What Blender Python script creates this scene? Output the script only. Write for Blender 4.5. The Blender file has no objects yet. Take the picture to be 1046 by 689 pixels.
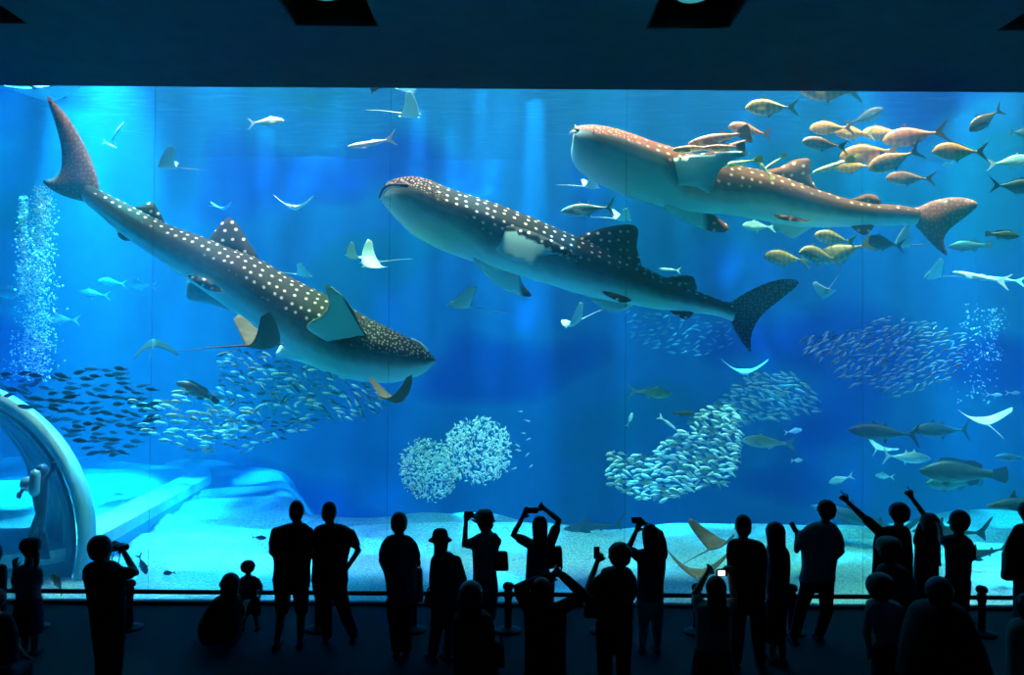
import bpy, bmesh, math, random
from mathutils import Vector, Matrix, noise
from mathutils.geometry import delaunay_2d_cdt, interpolate_bezier

R = math.radians
PI = math.pi
scene = bpy.context.scene
COL = scene.collection

# ------------------------------------------------------------------ camera
F = 814.0
CAM = Vector((0, 0, 3.5))
_p, _r = math.atan(14.5 / F), R(0.4)
FWD = Vector((0, math.cos(_p), math.sin(_p)))
UP0 = Vector((0, -math.sin(_p), math.cos(_p)))
RT0 = Vector((1, 0, 0))
CUP = UP0 * math.cos(_r) - RT0 * math.sin(_r)
CRT = RT0 * math.cos(_r) + UP0 * math.sin(_r)
cd = bpy.data.cameras.new('camera')
cd.sensor_width = 36
cd.lens = F / 1046 * 36
cd.clip_end = 200
cam = bpy.data.objects.new('camera', cd)
COL.objects.link(cam)
cam.matrix_world = Matrix((
    (CRT.x, CUP.x, -FWD.x, CAM.x),
    (CRT.y, CUP.y, -FWD.y, CAM.y),
    (CRT.z, CUP.z, -FWD.z, CAM.z),
    (0, 0, 0, 1)))
scene.camera = cam

def at(px, py, Y):
    """the point of the place that the photo shows at a pixel, Y metres ahead"""
    d = FWD + CRT * ((px - 523) / F) + CUP * ((344.5 - py) / F)
    return CAM + d * (Y / d.y)

# ------------------------------------------------------------------ render look
vs = scene.view_settings
scene.display_settings.display_device = 'sRGB'
vs.view_transform = 'Standard'
vs.look = 'None'
vs.gamma = 1
vs.use_curve_mapping = False
vs.exposure = 0.92
cy = scene.cycles
cy.max_bounces = 10
cy.diffuse_bounces = 3
cy.glossy_bounces = 3
cy.transmission_bounces = 4
cy.transparent_max_bounces = 12
cy.volume_bounces = 5
cy.use_denoising = True
cy.sample_clamp_indirect = 6
cy.caustics_reflective = False
cy.caustics_refractive = False

world = bpy.data.worlds.new('world')
scene.world = world
world.use_nodes = True
world.node_tree.nodes['Background'].inputs[0].default_value = (0.10, 0.28, 0.45, 1)
world.node_tree.nodes['Background'].inputs[1].default_value = 0.06

# ------------------------------------------------------------------ lights over the tank
GY = 11.1          # room side of the acrylic
TY0, TY1 = 11.6, 36.0
SURF = 11.0
BOT = -0.8

def light(kind, name, loc, target, color, power, **kw):
    l = bpy.data.lights.new(name, kind)
    l.color = color
    l.energy = power
    for k, v in kw.items():
        setattr(l, k, v)
    o = bpy.data.objects.new(name, l)
    COL.objects.link(o)
    o.location = loc
    o.rotation_euler = (Vector(target) - Vector(loc)).to_track_quat('-Z', 'Y').to_euler()
    return o

light('AREA', 'skylight_over_tank', (0, 22, 14.5), (0, 22, 0), (0.5, 0.85, 1.0), 1500, shape='RECTANGLE', size=36, size_y=20)
light('AREA', 'warm_fill_over_the_front', (2, 14.9, 11.9), (2, 15.1, 3), (1.0, 0.36, 0.20), 11000, shape='RECTANGLE', size=20, size_y=1.2, spread=R(72))  # added warm fill that reddens the shark backs and golden fish
# spots added over the tank to make the shafts and brighten the sand
SH = [  # (px, Y, power, half-angle, tint)
    (215, 18.5, 20000, 6, 0), (1010, 17.0, 32000, 6, 0), (520, 18.5, 12000, 5, 0),
    (14, 16.5, 60000, 6, 0), (75, 24, 60000, 10, 0), (125, 20.5, 26000, 8, 0), (150, 28, 12000, 5, 0), (230, 30, 8000, 5, 0), (330, 30, 10000, 7, 0),
    (425, 24, 60000, 3, 0), (490, 21, 50000, 2.6, 0), (545, 23, 90000, 3.6, 0), (605, 20, 30000, 1.8, 0), (460, 26, 50000, 3, 0), (640, 23, 30000, 1.8, 0),
    (700, 21, 20000, 2.2, 0), (760, 24, 30000, 3.5, 0), (345, 23, 26000, 2.5, 0), (270, 26, 40000, 3.5, 0), (880, 26, 30000, 7, 0), (985, 24, 26000, 5, 0), (960, 30, 20000, 9, 0),
]
# daylight falling through the rippled surface: broken into patches that reach down as curtains
rip = light('SPOT', 'daylight_through_ripples', (0, 22, 45), (0, 22, 0), (0.24, 0.84, 1.0), 2300000, spot_size=R(64), spot_blend=0.3, shadow_soft_size=0.3)
rip.data.use_nodes = True
nt = rip.data.node_tree
em = nt.nodes['Emission']
g = nt.nodes.new('ShaderNodeTexCoord')
sx = nt.nodes.new('ShaderNodeSeparateXYZ'); nt.links.new(g.outputs['Normal'], sx.inputs[0])
dv = [nt.nodes.new('ShaderNodeMath') for _ in range(2)]
for k in range(2):
    dv[k].operation = 'DIVIDE'; nt.links.new(sx.outputs[k], dv[k].inputs[0]); nt.links.new(sx.outputs[2], dv[k].inputs[1])
cx = nt.nodes.new('ShaderNodeCombineXYZ')
nt.links.new(dv[0].outputs[0], cx.inputs[0]); nt.links.new(dv[1].outputs[0], cx.inputs[1])
n1 = nt.nodes.new('ShaderNodeTexNoise'); n1.inputs['Scale'].default_value = 9.0; n1.inputs['Detail'].default_value = 1.0
n2 = nt.nodes.new('ShaderNodeTexNoise'); n2.inputs['Scale'].default_value = 30; n2.inputs['Detail'].default_value = 3.0; n2.inputs['Distortion'].default_value = 0.6
nt.links.new(cx.outputs[0], n1.inputs['Vector']); nt.links.new(cx.outputs[0], n2.inputs['Vector'])
r1 = nt.nodes.new('ShaderNodeMapRange'); r1.inputs['From Min'].default_value = 0.46; r1.inputs['From Max'].default_value = 0.66
r2 = nt.nodes.new('ShaderNodeMapRange'); r2.inputs['From Min'].default_value = 0.48; r2.inputs['From Max'].default_value = 0.62; r2.inputs['To Min'].default_value = 0.0
nt.links.new(n1.outputs['Fac'], r1.inputs[0]); nt.links.new(n2.outputs['Fac'], r2.inputs[0])
ml = nt.nodes.new('ShaderNodeMath'); ml.operation = 'MULTIPLY'
nt.links.new(r1.outputs[0], ml.inputs[0]); nt.links.new(r2.outputs[0], ml.inputs[1])
nt.links.new(ml.outputs[0], em.inputs['Strength'])
for px, Y, pw, an, t in SH:
    a = at(px, 300, Y)
    light('SPOT', 'shaft_spot', (a.x, Y, 15.5), (a.x, Y, 0), (0.20, 0.82, 1.0), pw * 5.6,
          spot_size=R(2 * an), spot_blend=0.5, shadow_soft_size=0.12)
light('SPOT', 'lower_left_fill', (-9.5, 17.5, 11.5), (-8.2, 16.5, 0), (0.4, 0.92, 1.0), 60000, spot_size=R(52), spot_blend=0.8, shadow_soft_size=0.3)  # added spot above the tunnel, makes the lower-left water glow

# ------------------------------------------------------------------ helpers
def new_mat(name):
    m = bpy.data.materials.new(name)
    m.use_nodes = True
    nt = m.node_tree
    b = nt.nodes.get('Principled BSDF')
    return m, nt, b

def nd(nt, kind, **kw):
    n = nt.nodes.new(kind)
    for k, v in kw.items():
        setattr(n, k, v)
    return n

def plain(name, col, rough=0.6, metal=0.0, spec=0.5, bump=0, bscale=60, vary=0.0):
    m, nt, b = new_mat(name)
    b.inputs['Base Color'].default_value = (*col, 1)
    b.inputs['Roughness'].default_value = rough
    b.inputs['Metallic'].default_value = metal
    b.inputs['Specular IOR Level'].default_value = spec
    if bump or vary:
        tc = nd(nt, 'ShaderNodeTexCoord')
        nz = nd(nt, 'ShaderNodeTexNoise')
        nz.inputs['Scale'].default_value = bscale
        nz.inputs['Detail'].default_value = 4
        nt.links.new(tc.outputs['Object'], nz.inputs['Vector'])
        if bump:
            bp = nd(nt, 'ShaderNodeBump')
            bp.inputs['Strength'].default_value = bump
            bp.inputs['Distance'].default_value = 0.01
            nt.links.new(nz.outputs['Fac'], bp.inputs['Height'])
            nt.links.new(bp.outputs['Normal'], b.inputs['Normal'])
        if vary:
            rp = nd(nt, 'ShaderNodeValToRGB')
            rp.color_ramp.elements[0].position = 0.3
            rp.color_ramp.elements[1].position = 0.7
            rp.color_ramp.elements[0].color = (*[c * (1 - vary) for c in col], 1)
            rp.color_ramp.elements[1].color = (*[min(1, c * (1 + vary)) for c in col], 1)
            nt.links.new(nz.outputs['Fac'], rp.inputs['Fac'])
            nt.links.new(rp.outputs['Color'], b.inputs['Base Color'])
    return m

def tag(o, label=None, cat=None, group=None, kind=None):
    if label: o['label'] = label
    if cat: o['category'] = cat
    if group: o['group'] = group
    if kind: o['kind'] = kind
    return o

def mesh_obj(name, verts, faces, mat=None, parent=None, smooth=True, uv=None):
    me = bpy.data.meshes.new(name)
    me.from_pydata([tuple(v) for v in verts], [], faces)
    if uv is not None:
        l = me.uv_layers.new(name='UVMap')
        for i, lp in enumerate(me.loops):
            l.data[i].uv = uv[lp.vertex_index]
    if smooth:
        me.polygons.foreach_set('use_smooth', [True] * len(me.polygons))
    me.update()
    o = bpy.data.objects.new(name, me)
    COL.objects.link(o)
    if mat: me.materials.append(mat)
    if parent: o.parent = parent
    return o

def bm_obj(name, bm, mat=None, parent=None, smooth=False):
    bmesh.ops.recalc_face_normals(bm, faces=bm.faces)
    me = bpy.data.meshes.new(name)
    bm.to_mesh(me)
    bm.free()
    if smooth:
        me.polygons.foreach_set('use_smooth', [True] * len(me.polygons))
    o = bpy.data.objects.new(name, me)
    COL.objects.link(o)
    if mat: me.materials.append(mat)
    if parent: o.parent = parent
    return o

def empty(name, loc, rz=0):
    o = bpy.data.objects.new(name, None)
    COL.objects.link(o)
    o.location = loc
    o.rotation_euler = (0, 0, rz)
    o.empty_display_size = 0.2
    return o

def bx(bm, lo, hi, bev=0.0):
    r = bmesh.ops.create_cube(bm, size=1)
    vs_ = r['verts']
    lo, hi = Vector(lo), Vector(hi)
    for v in vs_:
        v.co = Vector(((lo.x + hi.x) / 2 + v.co.x * (hi.x - lo.x),
                       (lo.y + hi.y) / 2 + v.co.y * (hi.y - lo.y),
                       (lo.z + hi.z) / 2 + v.co.z * (hi.z - lo.z)))
    if bev:
        es = list({e for v in vs_ for e in v.link_edges})
        bmesh.ops.bevel(bm, geom=es, offset=bev, segments=2, profile=0.5, affect='EDGES')

def lathe(bm, prof, c=(0, 0, 0), n=28, axis='z'):
    """revolve a profile of (r, h)"""
    rings = []
    for r, h in prof:
        ring = []
        for k in range(n):
            a = 2 * PI * k / n
            p = Vector((r * math.cos(a), r * math.sin(a), h))
            if axis == 'y': p = Vector((p.x, p.z, p.y))
            if axis == 'x': p = Vector((p.z, p.x, p.y))
            ring.append(bm.verts.new(p + Vector(c)))
        rings.append(ring)
    for a, b in zip(rings, rings[1:]):
        for k in range(n):
            bm.faces.new((a[k], a[(k + 1) % n], b[(k + 1) % n], b[k]))
    bm.faces.new(rings[0][::-1])
    bm.faces.new(rings[-1])

def tube(bm, pts, r, n=10, cap=True):
    pts = [Vector(p) for p in pts]
    rad = r if isinstance(r, (list, tuple)) else [r] * len(pts)
    rings = []
    nrm = None
    for i, p in enumerate(pts):
        d = (pts[min(i + 1, len(pts) - 1)] - pts[max(i - 1, 0)]).normalized()
        if nrm is None:
            nrm = d.orthogonal().normalized()
        nrm = (nrm - d * nrm.dot(d))
        nrm = nrm.normalized() if nrm.length > 1e-6 else d.orthogonal().normalized()
        bn = d.cross(nrm)
        rings.append([bm.verts.new(p + (nrm * math.cos(2 * PI * k / n) + bn * math.sin(2 * PI * k / n)) * rad[i]) for k in range(n)])
    for a, b in zip(rings, rings[1:]):
        for k in range(n):
            bm.faces.new((a[k], a[(k + 1) % n], b[(k + 1) % n], b[k]))
    if cap:
        bm.faces.new(rings[0][::-1])
        bm.faces.new(rings[-1])

def spline(pts, per=6, closed=False):
    """Catmull-Rom through tuples of any length"""
    n = len(pts)
    out = []
    m = n if closed else n - 1
    for i in range(m):
        p1, p2 = pts[i], pts[(i + 1) % n]
        p0 = pts[(i - 1) % n] if closed or i > 0 else p1
        p3 = pts[(i + 2) % n] if closed or i < n - 2 else p2
        for k in range(per):
            t = k / per
            out.append(tuple(0.5 * (2 * b + (c - a) * t + (2 * a - 5 * b + 4 * c - d) * t * t + (3 * b - a - 3 * c + d) * t ** 3)
                             for a, b, c, d in zip(p0, p1, p2, p3)))
    if not closed:
        out.append(tuple(pts[-1]))
    return out

# ------------------------------------------------------------------ the hall
m_ceil = plain('ceiling_paint', (0.07, 0.14, 0.21), 0.75, bump=0.25, bscale=3.0, vary=0.10)
m_floor = plain('hall_carpet', (0.12, 0.11, 0.12), 0.9, bump=0.4, bscale=90, vary=0.12)
m_wallp = plain('hall_wall_paint', (0.05, 0.06, 0.08), 0.8)
m_black = plain('recess_black', (0.02, 0.02, 0.024), 0.7)
m_metal = plain('barrier_black_steel', (0.02, 0.02, 0.024), 0.5)

CEIL = 3.5 + (359 - 86.5) * GY / F
bm = bmesh.new(); bx(bm, (-9, -4, -0.2), (9, GY, 0)); tag(bm_obj('floor', bm, m_floor), kind='structure')
# ceiling with four square openings for the downlights
LY0, LY1 = 8.10, 9.07
LX = [-6.05, -2.03, 1.99, 6.01]
bm = bmesh.new()
bx(bm, (-9, -4, CEIL), (9, LY0, CEIL + 0.5))
bx(bm, (-9, LY1, CEIL), (9, GY + 0.12, CEIL + 0.5))
xs = [-9] + [v for x in LX for v in (x - 0.48, x + 0.48)] + [9]
for a, b in zip(xs[0::2], xs[1::2]):
    bx(bm, (a, LY0, CEIL), (b, LY1, CEIL + 0.5))
tag(bm_obj('ceiling', bm, m_ceil), kind='structure')
for nm, lo, hi in (('wall_left', (-9.2, -4, 0), (-9, GY, CEIL)), ('wall_right', (9, -4, 0), (9.2, GY, CEIL)), ('wall_back', (-9.2, -4.2, 0), (9.2, -4, CEIL))):
    bm = bmesh.new(); bx(bm, lo, hi); tag(bm_obj(nm, bm, m_wallp), kind='structure')

# downlights
m_lens, nt, b = new_mat('downlight_lens')
b.inputs['Base Color'].default_value = (0.3, 0.6, 0.65, 1)
b.inputs['Roughness'].default_value = 0.15
b.inputs['Emission Color'].default_value = (0.1, 0.75, 0.8, 1)
b.inputs['Emission Strength'].default_value = 0.18
DL = ['recessed square downlight in the ceiling at the far left edge', 'recessed square downlight above the middle shark head',
      'recessed square downlight above the upper shark head', 'recessed square downlight in the ceiling at the far right edge']
for i, x in enumerate(LX):
    e = empty('ceiling_downlight', (x, (LY0 + LY1) / 2, CEIL + 0.5))
    tag(e, DL[i], 'ceiling light', 'square downlights in the dark ceiling')
    bm = bmesh.new()
    h = 0.475; hy = (LY1 - LY0) / 2 - 0.005
    for lo, hi in (((-h, -hy, -0.49), (-h + 0.02, hy, 0)), ((h - 0.02, -hy, -0.49), (h, hy, 0)),
                   ((-h, -hy, -0.49), (h, -hy + 0.02, 0)), ((-h, hy - 0.02, -0.49), (h, hy, 0)), ((-h, -hy, -0.02), (h, hy, 0.0))):
        bx(bm, lo, hi)
    bm_obj('housing', bm, m_black, e)
    bm = bmesh.new(); lathe(bm, [(0.24, 0), (0.25, -0.40), (0.22, -0.42), (0.2, -0.42), (0.2, -0.39)], (-0.05, 0.02, 0.09), 32)
    bm_obj('lamp_ring', bm, m_metal, e, True)
    bm = bmesh.new(); lathe(bm, [(0.2, -0.39), (0.17, -0.43), (0.1, -0.455), (0.02, -0.465)], (-0.05, 0.02, 0.09), 32)
    bm_obj('lens', bm, m_lens, e, True)

# ------------------------------------------------------------------ tank shell
def wall_mat(name, c1, c2, scale=0.25):
    m, nt, b = new_mat(name)
    tc = nd(nt, 'ShaderNodeTexCoord')
    mp = nd(nt, 'ShaderNodeMapping'); mp.inputs['Scale'].default_value = (1, 1, 0.25)
    nz = nd(nt, 'ShaderNodeTexNoise'); nz.inputs['Scale'].default_value = scale; nz.inputs['Detail'].default_value = 5
    rp = nd(nt, 'ShaderNodeValToRGB')
    rp.color_ramp.elements[0].position = 0.35; rp.color_ramp.elements[0].color = (*c1, 1)
    rp.color_ramp.elements[1].position = 0.65; rp.color_ramp.elements[1].color = (*c2, 1)
    nt.links.new(tc.outputs['Object'], mp.inputs['Vector']); nt.links.new(mp.outputs[0], nz.inputs['Vector'])
    nt.links.new(nz.outputs['Fac'], rp.inputs['Fac']); nt.links.new(rp.outputs[0], b.inputs['Base Color'])
    b.inputs['Roughness'].default_value = 0.9
    return m
m_tank = wall_mat('tank_rock_paint', (0.008, 0.045, 0.20), (0.018, 0.09, 0.34))
HW = 21
def rough_wall(name, f, nu, nv, amp, mat):
    vs_, fs = [], []
    for j in range(nv + 1):
        for i in range(nu + 1):
            p, n = f(i / nu, j / nv)
            p = Vector(p); d = noise.fractal(p * 0.35, 1.0, 2.0, 4) * amp
            vs_.append(p + Vector(n) * d)
    for j in range(nv):
        for i in range(nu):
            a = j * (nu + 1) + i
            fs.append((a, a + 1, a + nu + 2, a + nu + 1))
    return tag(mesh_obj(name, vs_, fs, mat), kind='structure')
rough_wall('wall_tank_back', lambda u, v: ((-HW + 2 * HW * u, TY1, BOT - 5.3 + (SURF + 6.5 - BOT) * v), (0, -1, 0)), 80, 30, 0.5, m_tank)
rough_wall('wall_tank_left', lambda u, v: ((-HW, TY0 - 0.2 + (TY1 - TY0 + 0.6) * u, BOT - 5.3 + (SURF + 6.5 - BOT) * v), (1, 0, 0)), 40, 30, 0.3, m_tank)
rough_wall('wall_tank_right', lambda u, v: ((HW, TY0 - 0.2 + (TY1 - TY0 + 0.6) * u, BOT - 5.3 + (SURF + 6.5 - BOT) * v), (-1, 0, 0)), 40, 30, 0.3, m_tank)

# tank front around the window
bm = bmesh.new()
bx(bm, (-HW, GY + 0.12, CEIL + 0.22), (HW, GY + 0.4, SURF + 2))
bx(bm, (-HW, GY - 0.02, -1.4), (HW, GY + 0.08, -0.01))
bx(bm, (-HW, GY, -1.2), (-9.0, GY + 0.9, CEIL + 1)); bx(bm, (9.0, GY, -1.2), (HW, GY + 0.9, CEIL + 1))
tag(bm_obj('wall_front', bm, m_black), kind='structure')

# pale sand, heaped in low ridges
m_sand, nt, b = new_mat('pale_sand')
tc = nd(nt, 'ShaderNodeTexCoord')
n1 = nd(nt, 'ShaderNodeTexNoise'); n1.inputs['Scale'].default_value = 22; n1.inputs['Detail'].default_value = 6; n1.inputs['Roughness'].default_value = 0.8
rp = nd(nt, 'ShaderNodeValToRGB')
rp.color_ramp.elements[0].position = 0.38; rp.color_ramp.elements[0].color = (0.20, 0.30, 0.30, 1)
rp.color_ramp.elements[1].position = 0.6; rp.color_ramp.elements[1].color = (0.64, 0.82, 0.86, 1)
nt.links.new(tc.outputs['Object'], n1.inputs['Vector']); nt.links.new(n1.outputs['Fac'], rp.inputs['Fac'])
nt.links.new(rp.outputs[0], b.inputs['Base Color']); b.inputs['Roughness'].default_value = 0.95
bp = nd(nt, 'ShaderNodeBump'); bp.inputs['Strength'].default_value = 0.6; bp.inputs['Distance'].default_value = 0.05
nt.links.new(n1.outputs['Fac'], bp.inputs['Height']); nt.links.new(bp.outputs[0], b.inputs['Normal'])
def sandz(x, y):
    r = noise.fractal(Vector((x * 0.12, y * 0.8, 3.1)), 1.0, 2.0, 4) * 0.42
    k = min(1, max(0, (y - 13.5) / 6))
    d = max(0.0, y - (20.0 + 9.0 * max(0.0, min(1.0, (-5.5 - x) / 3.0)) + 3.0 * noise.noise(Vector((x * 0.2, 0, 7)))))
    fr = max(0.0, 1 - (y - GY - 0.1) / 1.6)
    return BOT + 0.05 + 0.70 * fr * fr + r * k - 4.5 * (1 - math.exp(-(d / 6.0) ** 1.6))
vs_, fs = [], []
NX, NY = 200, 140
for j in range(NY + 1):
    for i in range(NX + 1):
        x = -HW + 2 * HW * i / NX; y = GY + 0.1 + (TY1 + 0.3 - GY - 0.1) * j / NY
        vs_.append((x, y, sandz(x, y)))
for j in range(NY):
    for i in range(NX):
        a = j * (NX + 1) + i
        fs.append((a, a + 1, a + NX + 2, a + NX + 1))
tag(mesh_obj('ground_sand', vs_, fs, m_sand), kind='structure')

# the water: one volume, thicker towards nothing, with a rippled surface overhead
m_water = bpy.data.materials.new('tank_water'); m_water.use_nodes = True
nt = m_water.node_tree; nt.nodes.clear()
out = nd(nt, 'ShaderNodeOutputMaterial')
sc_ = nd(nt, 'ShaderNodeVolumeScatter'); sc_.inputs['Color'].default_value = (0.05, 0.54, 1.0, 1); sc_.inputs['Density'].default_value = 0.028
sc_.inputs['Anisotropy'].default_value = 0.2
ab = nd(nt, 'ShaderNodeVolumeAbsorption'); ab.inputs['Color'].default_value = (0.0, 0.70, 0.85, 1); ab.inputs['Density'].default_value = 0.21
ad = nd(nt, 'ShaderNodeAddShader')
nt.links.new(sc_.outputs[0], ad.inputs[0]); nt.links.new(ab.outputs[0], ad.inputs[1]); nt.links.new(ad.outputs[0], out.inputs['Volume'])
bm = bmesh.new(); bx(bm, (-HW - 1, GY + 0.10, BOT - 7), (HW + 1, TY1 + 1, SURF - 0.2))
tag(bm_obj('water', bm, m_water), kind='structure')

m_surf = bpy.data.materials.new('water_surface'); m_surf.use_nodes = True
nt = m_surf.node_tree; nt.nodes.clear()
out = nd(nt, 'ShaderNodeOutputMaterial')
tr = nd(nt, 'ShaderNodeBsdfTransparent'); tr.inputs[0].default_value = (0.85, 0.97, 1, 1)
gl = nd(nt, 'ShaderNodeBsdfGlossy'); gl.inputs['Roughness'].default_value = 0.22; gl.inputs['Color'].default_value = (0.8, 0.9, 1, 1)
mx = nd(nt, 'ShaderNodeMixShader'); mx.inputs[0].default_value = 0.6
tc = nd(nt, 'ShaderNodeTexCoord'); mp = nd(nt, 'ShaderNodeMapping'); mp.inputs['Scale'].default_value = (1, 2.6, 1)
nz = nd(nt, 'ShaderNodeTexNoise'); nz.inputs['Scale'].default_value = 1.2; nz.inputs['Detail'].default_value = 4
bp = nd(nt, 'ShaderNodeBump'); bp.inputs['Strength'].default_value = 0.9; bp.inputs['Distance'].default_value = 0.25
nt.links.new(tc.outputs['Object'], mp.inputs[0]); nt.links.new(mp.outputs[0], nz.inputs['Vector']); nt.links.new(nz.outputs['Fac'], bp.inputs['Height'])
nt.links.new(bp.outputs[0], gl.inputs['Normal']); nt.links.new(tr.outputs[0], mx.inputs[1]); nt.links.new(gl.outputs[0], mx.inputs[2])
nt.links.new(mx.outputs[0], out.inputs['Surface'])
bm = bmesh.new(); bmesh.ops.create_grid(bm, x_segments=120, y_segments=60, size=1)
for v in bm.verts:
    v.co = Vector((v.co.x * HW, (TY0 + TY1) / 2 + v.co.y * (TY1 - TY0) / 2, SURF))
    v.co.z += 0.12 * noise.fractal(Vector((v.co.x * 0.5, v.co.y * 1.3, 0)), 1.0, 2.0, 3)
tag(bm_obj('water_surface', bm, m_surf, None, True), kind='structure')

# acrylic window of upright panels
m_acr = bpy.data.materials.new('acrylic'); m_acr.use_nodes = True
nt = m_acr.node_tree; nt.nodes.clear()
out = nd(nt, 'ShaderNodeOutputMaterial')
tr = nd(nt, 'ShaderNodeBsdfTransparent'); gl = nd(nt, 'ShaderNodeBsdfGlossy'); gl.inputs['Roughness'].default_value = 0.02
lw = nd(nt, 'ShaderNodeFresnel'); lw.inputs['IOR'].default_value = 1.2
mx = nd(nt, 'ShaderNodeMixShader')
tc = nd(nt, 'ShaderNodeTexCoord'); mp = nd(nt, 'ShaderNodeMapping'); mp.inputs['Scale'].default_value = (0.35, 1, 0.5)
nz = nd(nt, 'ShaderNodeTexNoise'); nz.inputs['Scale'].default_value = 0.9; nz.inputs['Detail'].default_value = 1.5
rp = nd(nt, 'ShaderNodeValToRGB')
cr = rp.color_ramp
cr.elements[0].position = 0.36; cr.elements[0].color = (0.94, 0.80, 0.97, 1)
cr.elements[1].position = 0.60; cr.elements[1].color = (0.90, 1.0, 0.90, 1)
e = cr.elements.new(0.44); e.color = (1, 1, 1, 1)
e = cr.elements.new(0.53); e.color = (1, 1, 1, 1)
nt.links.new(tc.outputs['Object'], mp.inputs[0]); nt.links.new(mp.outputs[0], nz.inputs['Vector']); nt.links.new(nz.outputs['Fac'], rp.inputs['Fac'])
nt.links.new(rp.outputs[0], tr.inputs[0])
nt.links.new(lw.outputs[0], mx.inputs[0]); nt.links.new(tr.outputs[0], mx.inputs[1]); nt.links.new(gl.outputs[0], mx.inputs[2]); nt.links.new(mx.outputs[0], out.inputs['Surface'])
m_seam = bpy.data.materials.new('panel_seam'); m_seam.use_nodes = True
nt = m_seam.node_tree; nt.nodes.clear()
out = nd(nt, 'ShaderNodeOutputMaterial'); tr = nd(nt, 'ShaderNodeBsdfTransparent'); df = nd(nt, 'ShaderNodeBsdfDiffuse'); df.inputs[0].default_value = (0.35, 0.7, 0.8, 1)
tr.inputs[0].default_value = (0.96, 0.98, 0.99, 1)
mx = nd(nt, 'ShaderNodeMixShader'); mx.inputs[0].default_value = 0.12
lw = nd(nt, 'ShaderNodeFresnel'); lw.inputs['IOR'].default_value = 1.05
gl = nd(nt, 'ShaderNodeBsdfGlossy'); gl.inputs['Roughness'].default_value = 0.02; mx3 = nd(nt, 'ShaderNodeMixShader')
nt.links.new(tr.outputs[0], mx.inputs[1]); nt.links.new(df.outputs[0], mx.inputs[2])
nt.links.new(lw.outputs[0], mx3.inputs[0]); nt.links.new(mx.outputs[0], mx3.inputs[1]); nt.links.new(gl.outputs[0], mx3.inputs[2]); nt.links.new(mx3.outputs[0], out.inputs['Surface'])
win = empty('window_1', (0, GY + 0.05, 0)); tag(win, kind='structure')
seams = [at(px, 350, GY + 0.05).x for px in (-87, 155, 397, 639, 881, 1123)]
def open_sides(bm):
    # neighbouring panels are bonded to each other: no air gap, so no face between them
    bm.normal_update()
    bmesh.ops.delete(bm, geom=[f for f in bm.faces if abs(f.normal.x) > 0.9], context='FACES_ONLY')
edges = [-9.0] + seams + [9.0]
for a, b_ in zip(edges, edges[1:]):
    bm = bmesh.new(); bx(bm, (a, 0, 0), (b_, 0.02, CEIL)); open_sides(bm); bm_obj('window_panel', bm, m_acr, win)
for s in seams:
    bm = bmesh.new(); bx(bm, (s - 0.006, -0.003, 0), (s + 0.006, -0.001, CEIL)); open_sides(bm); bm_obj('window_seam', bm, m_seam, win)
# ------------------------------------------------------------------ animal materials
def lerp(a, b, t): return a + (b - a) * t

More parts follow.
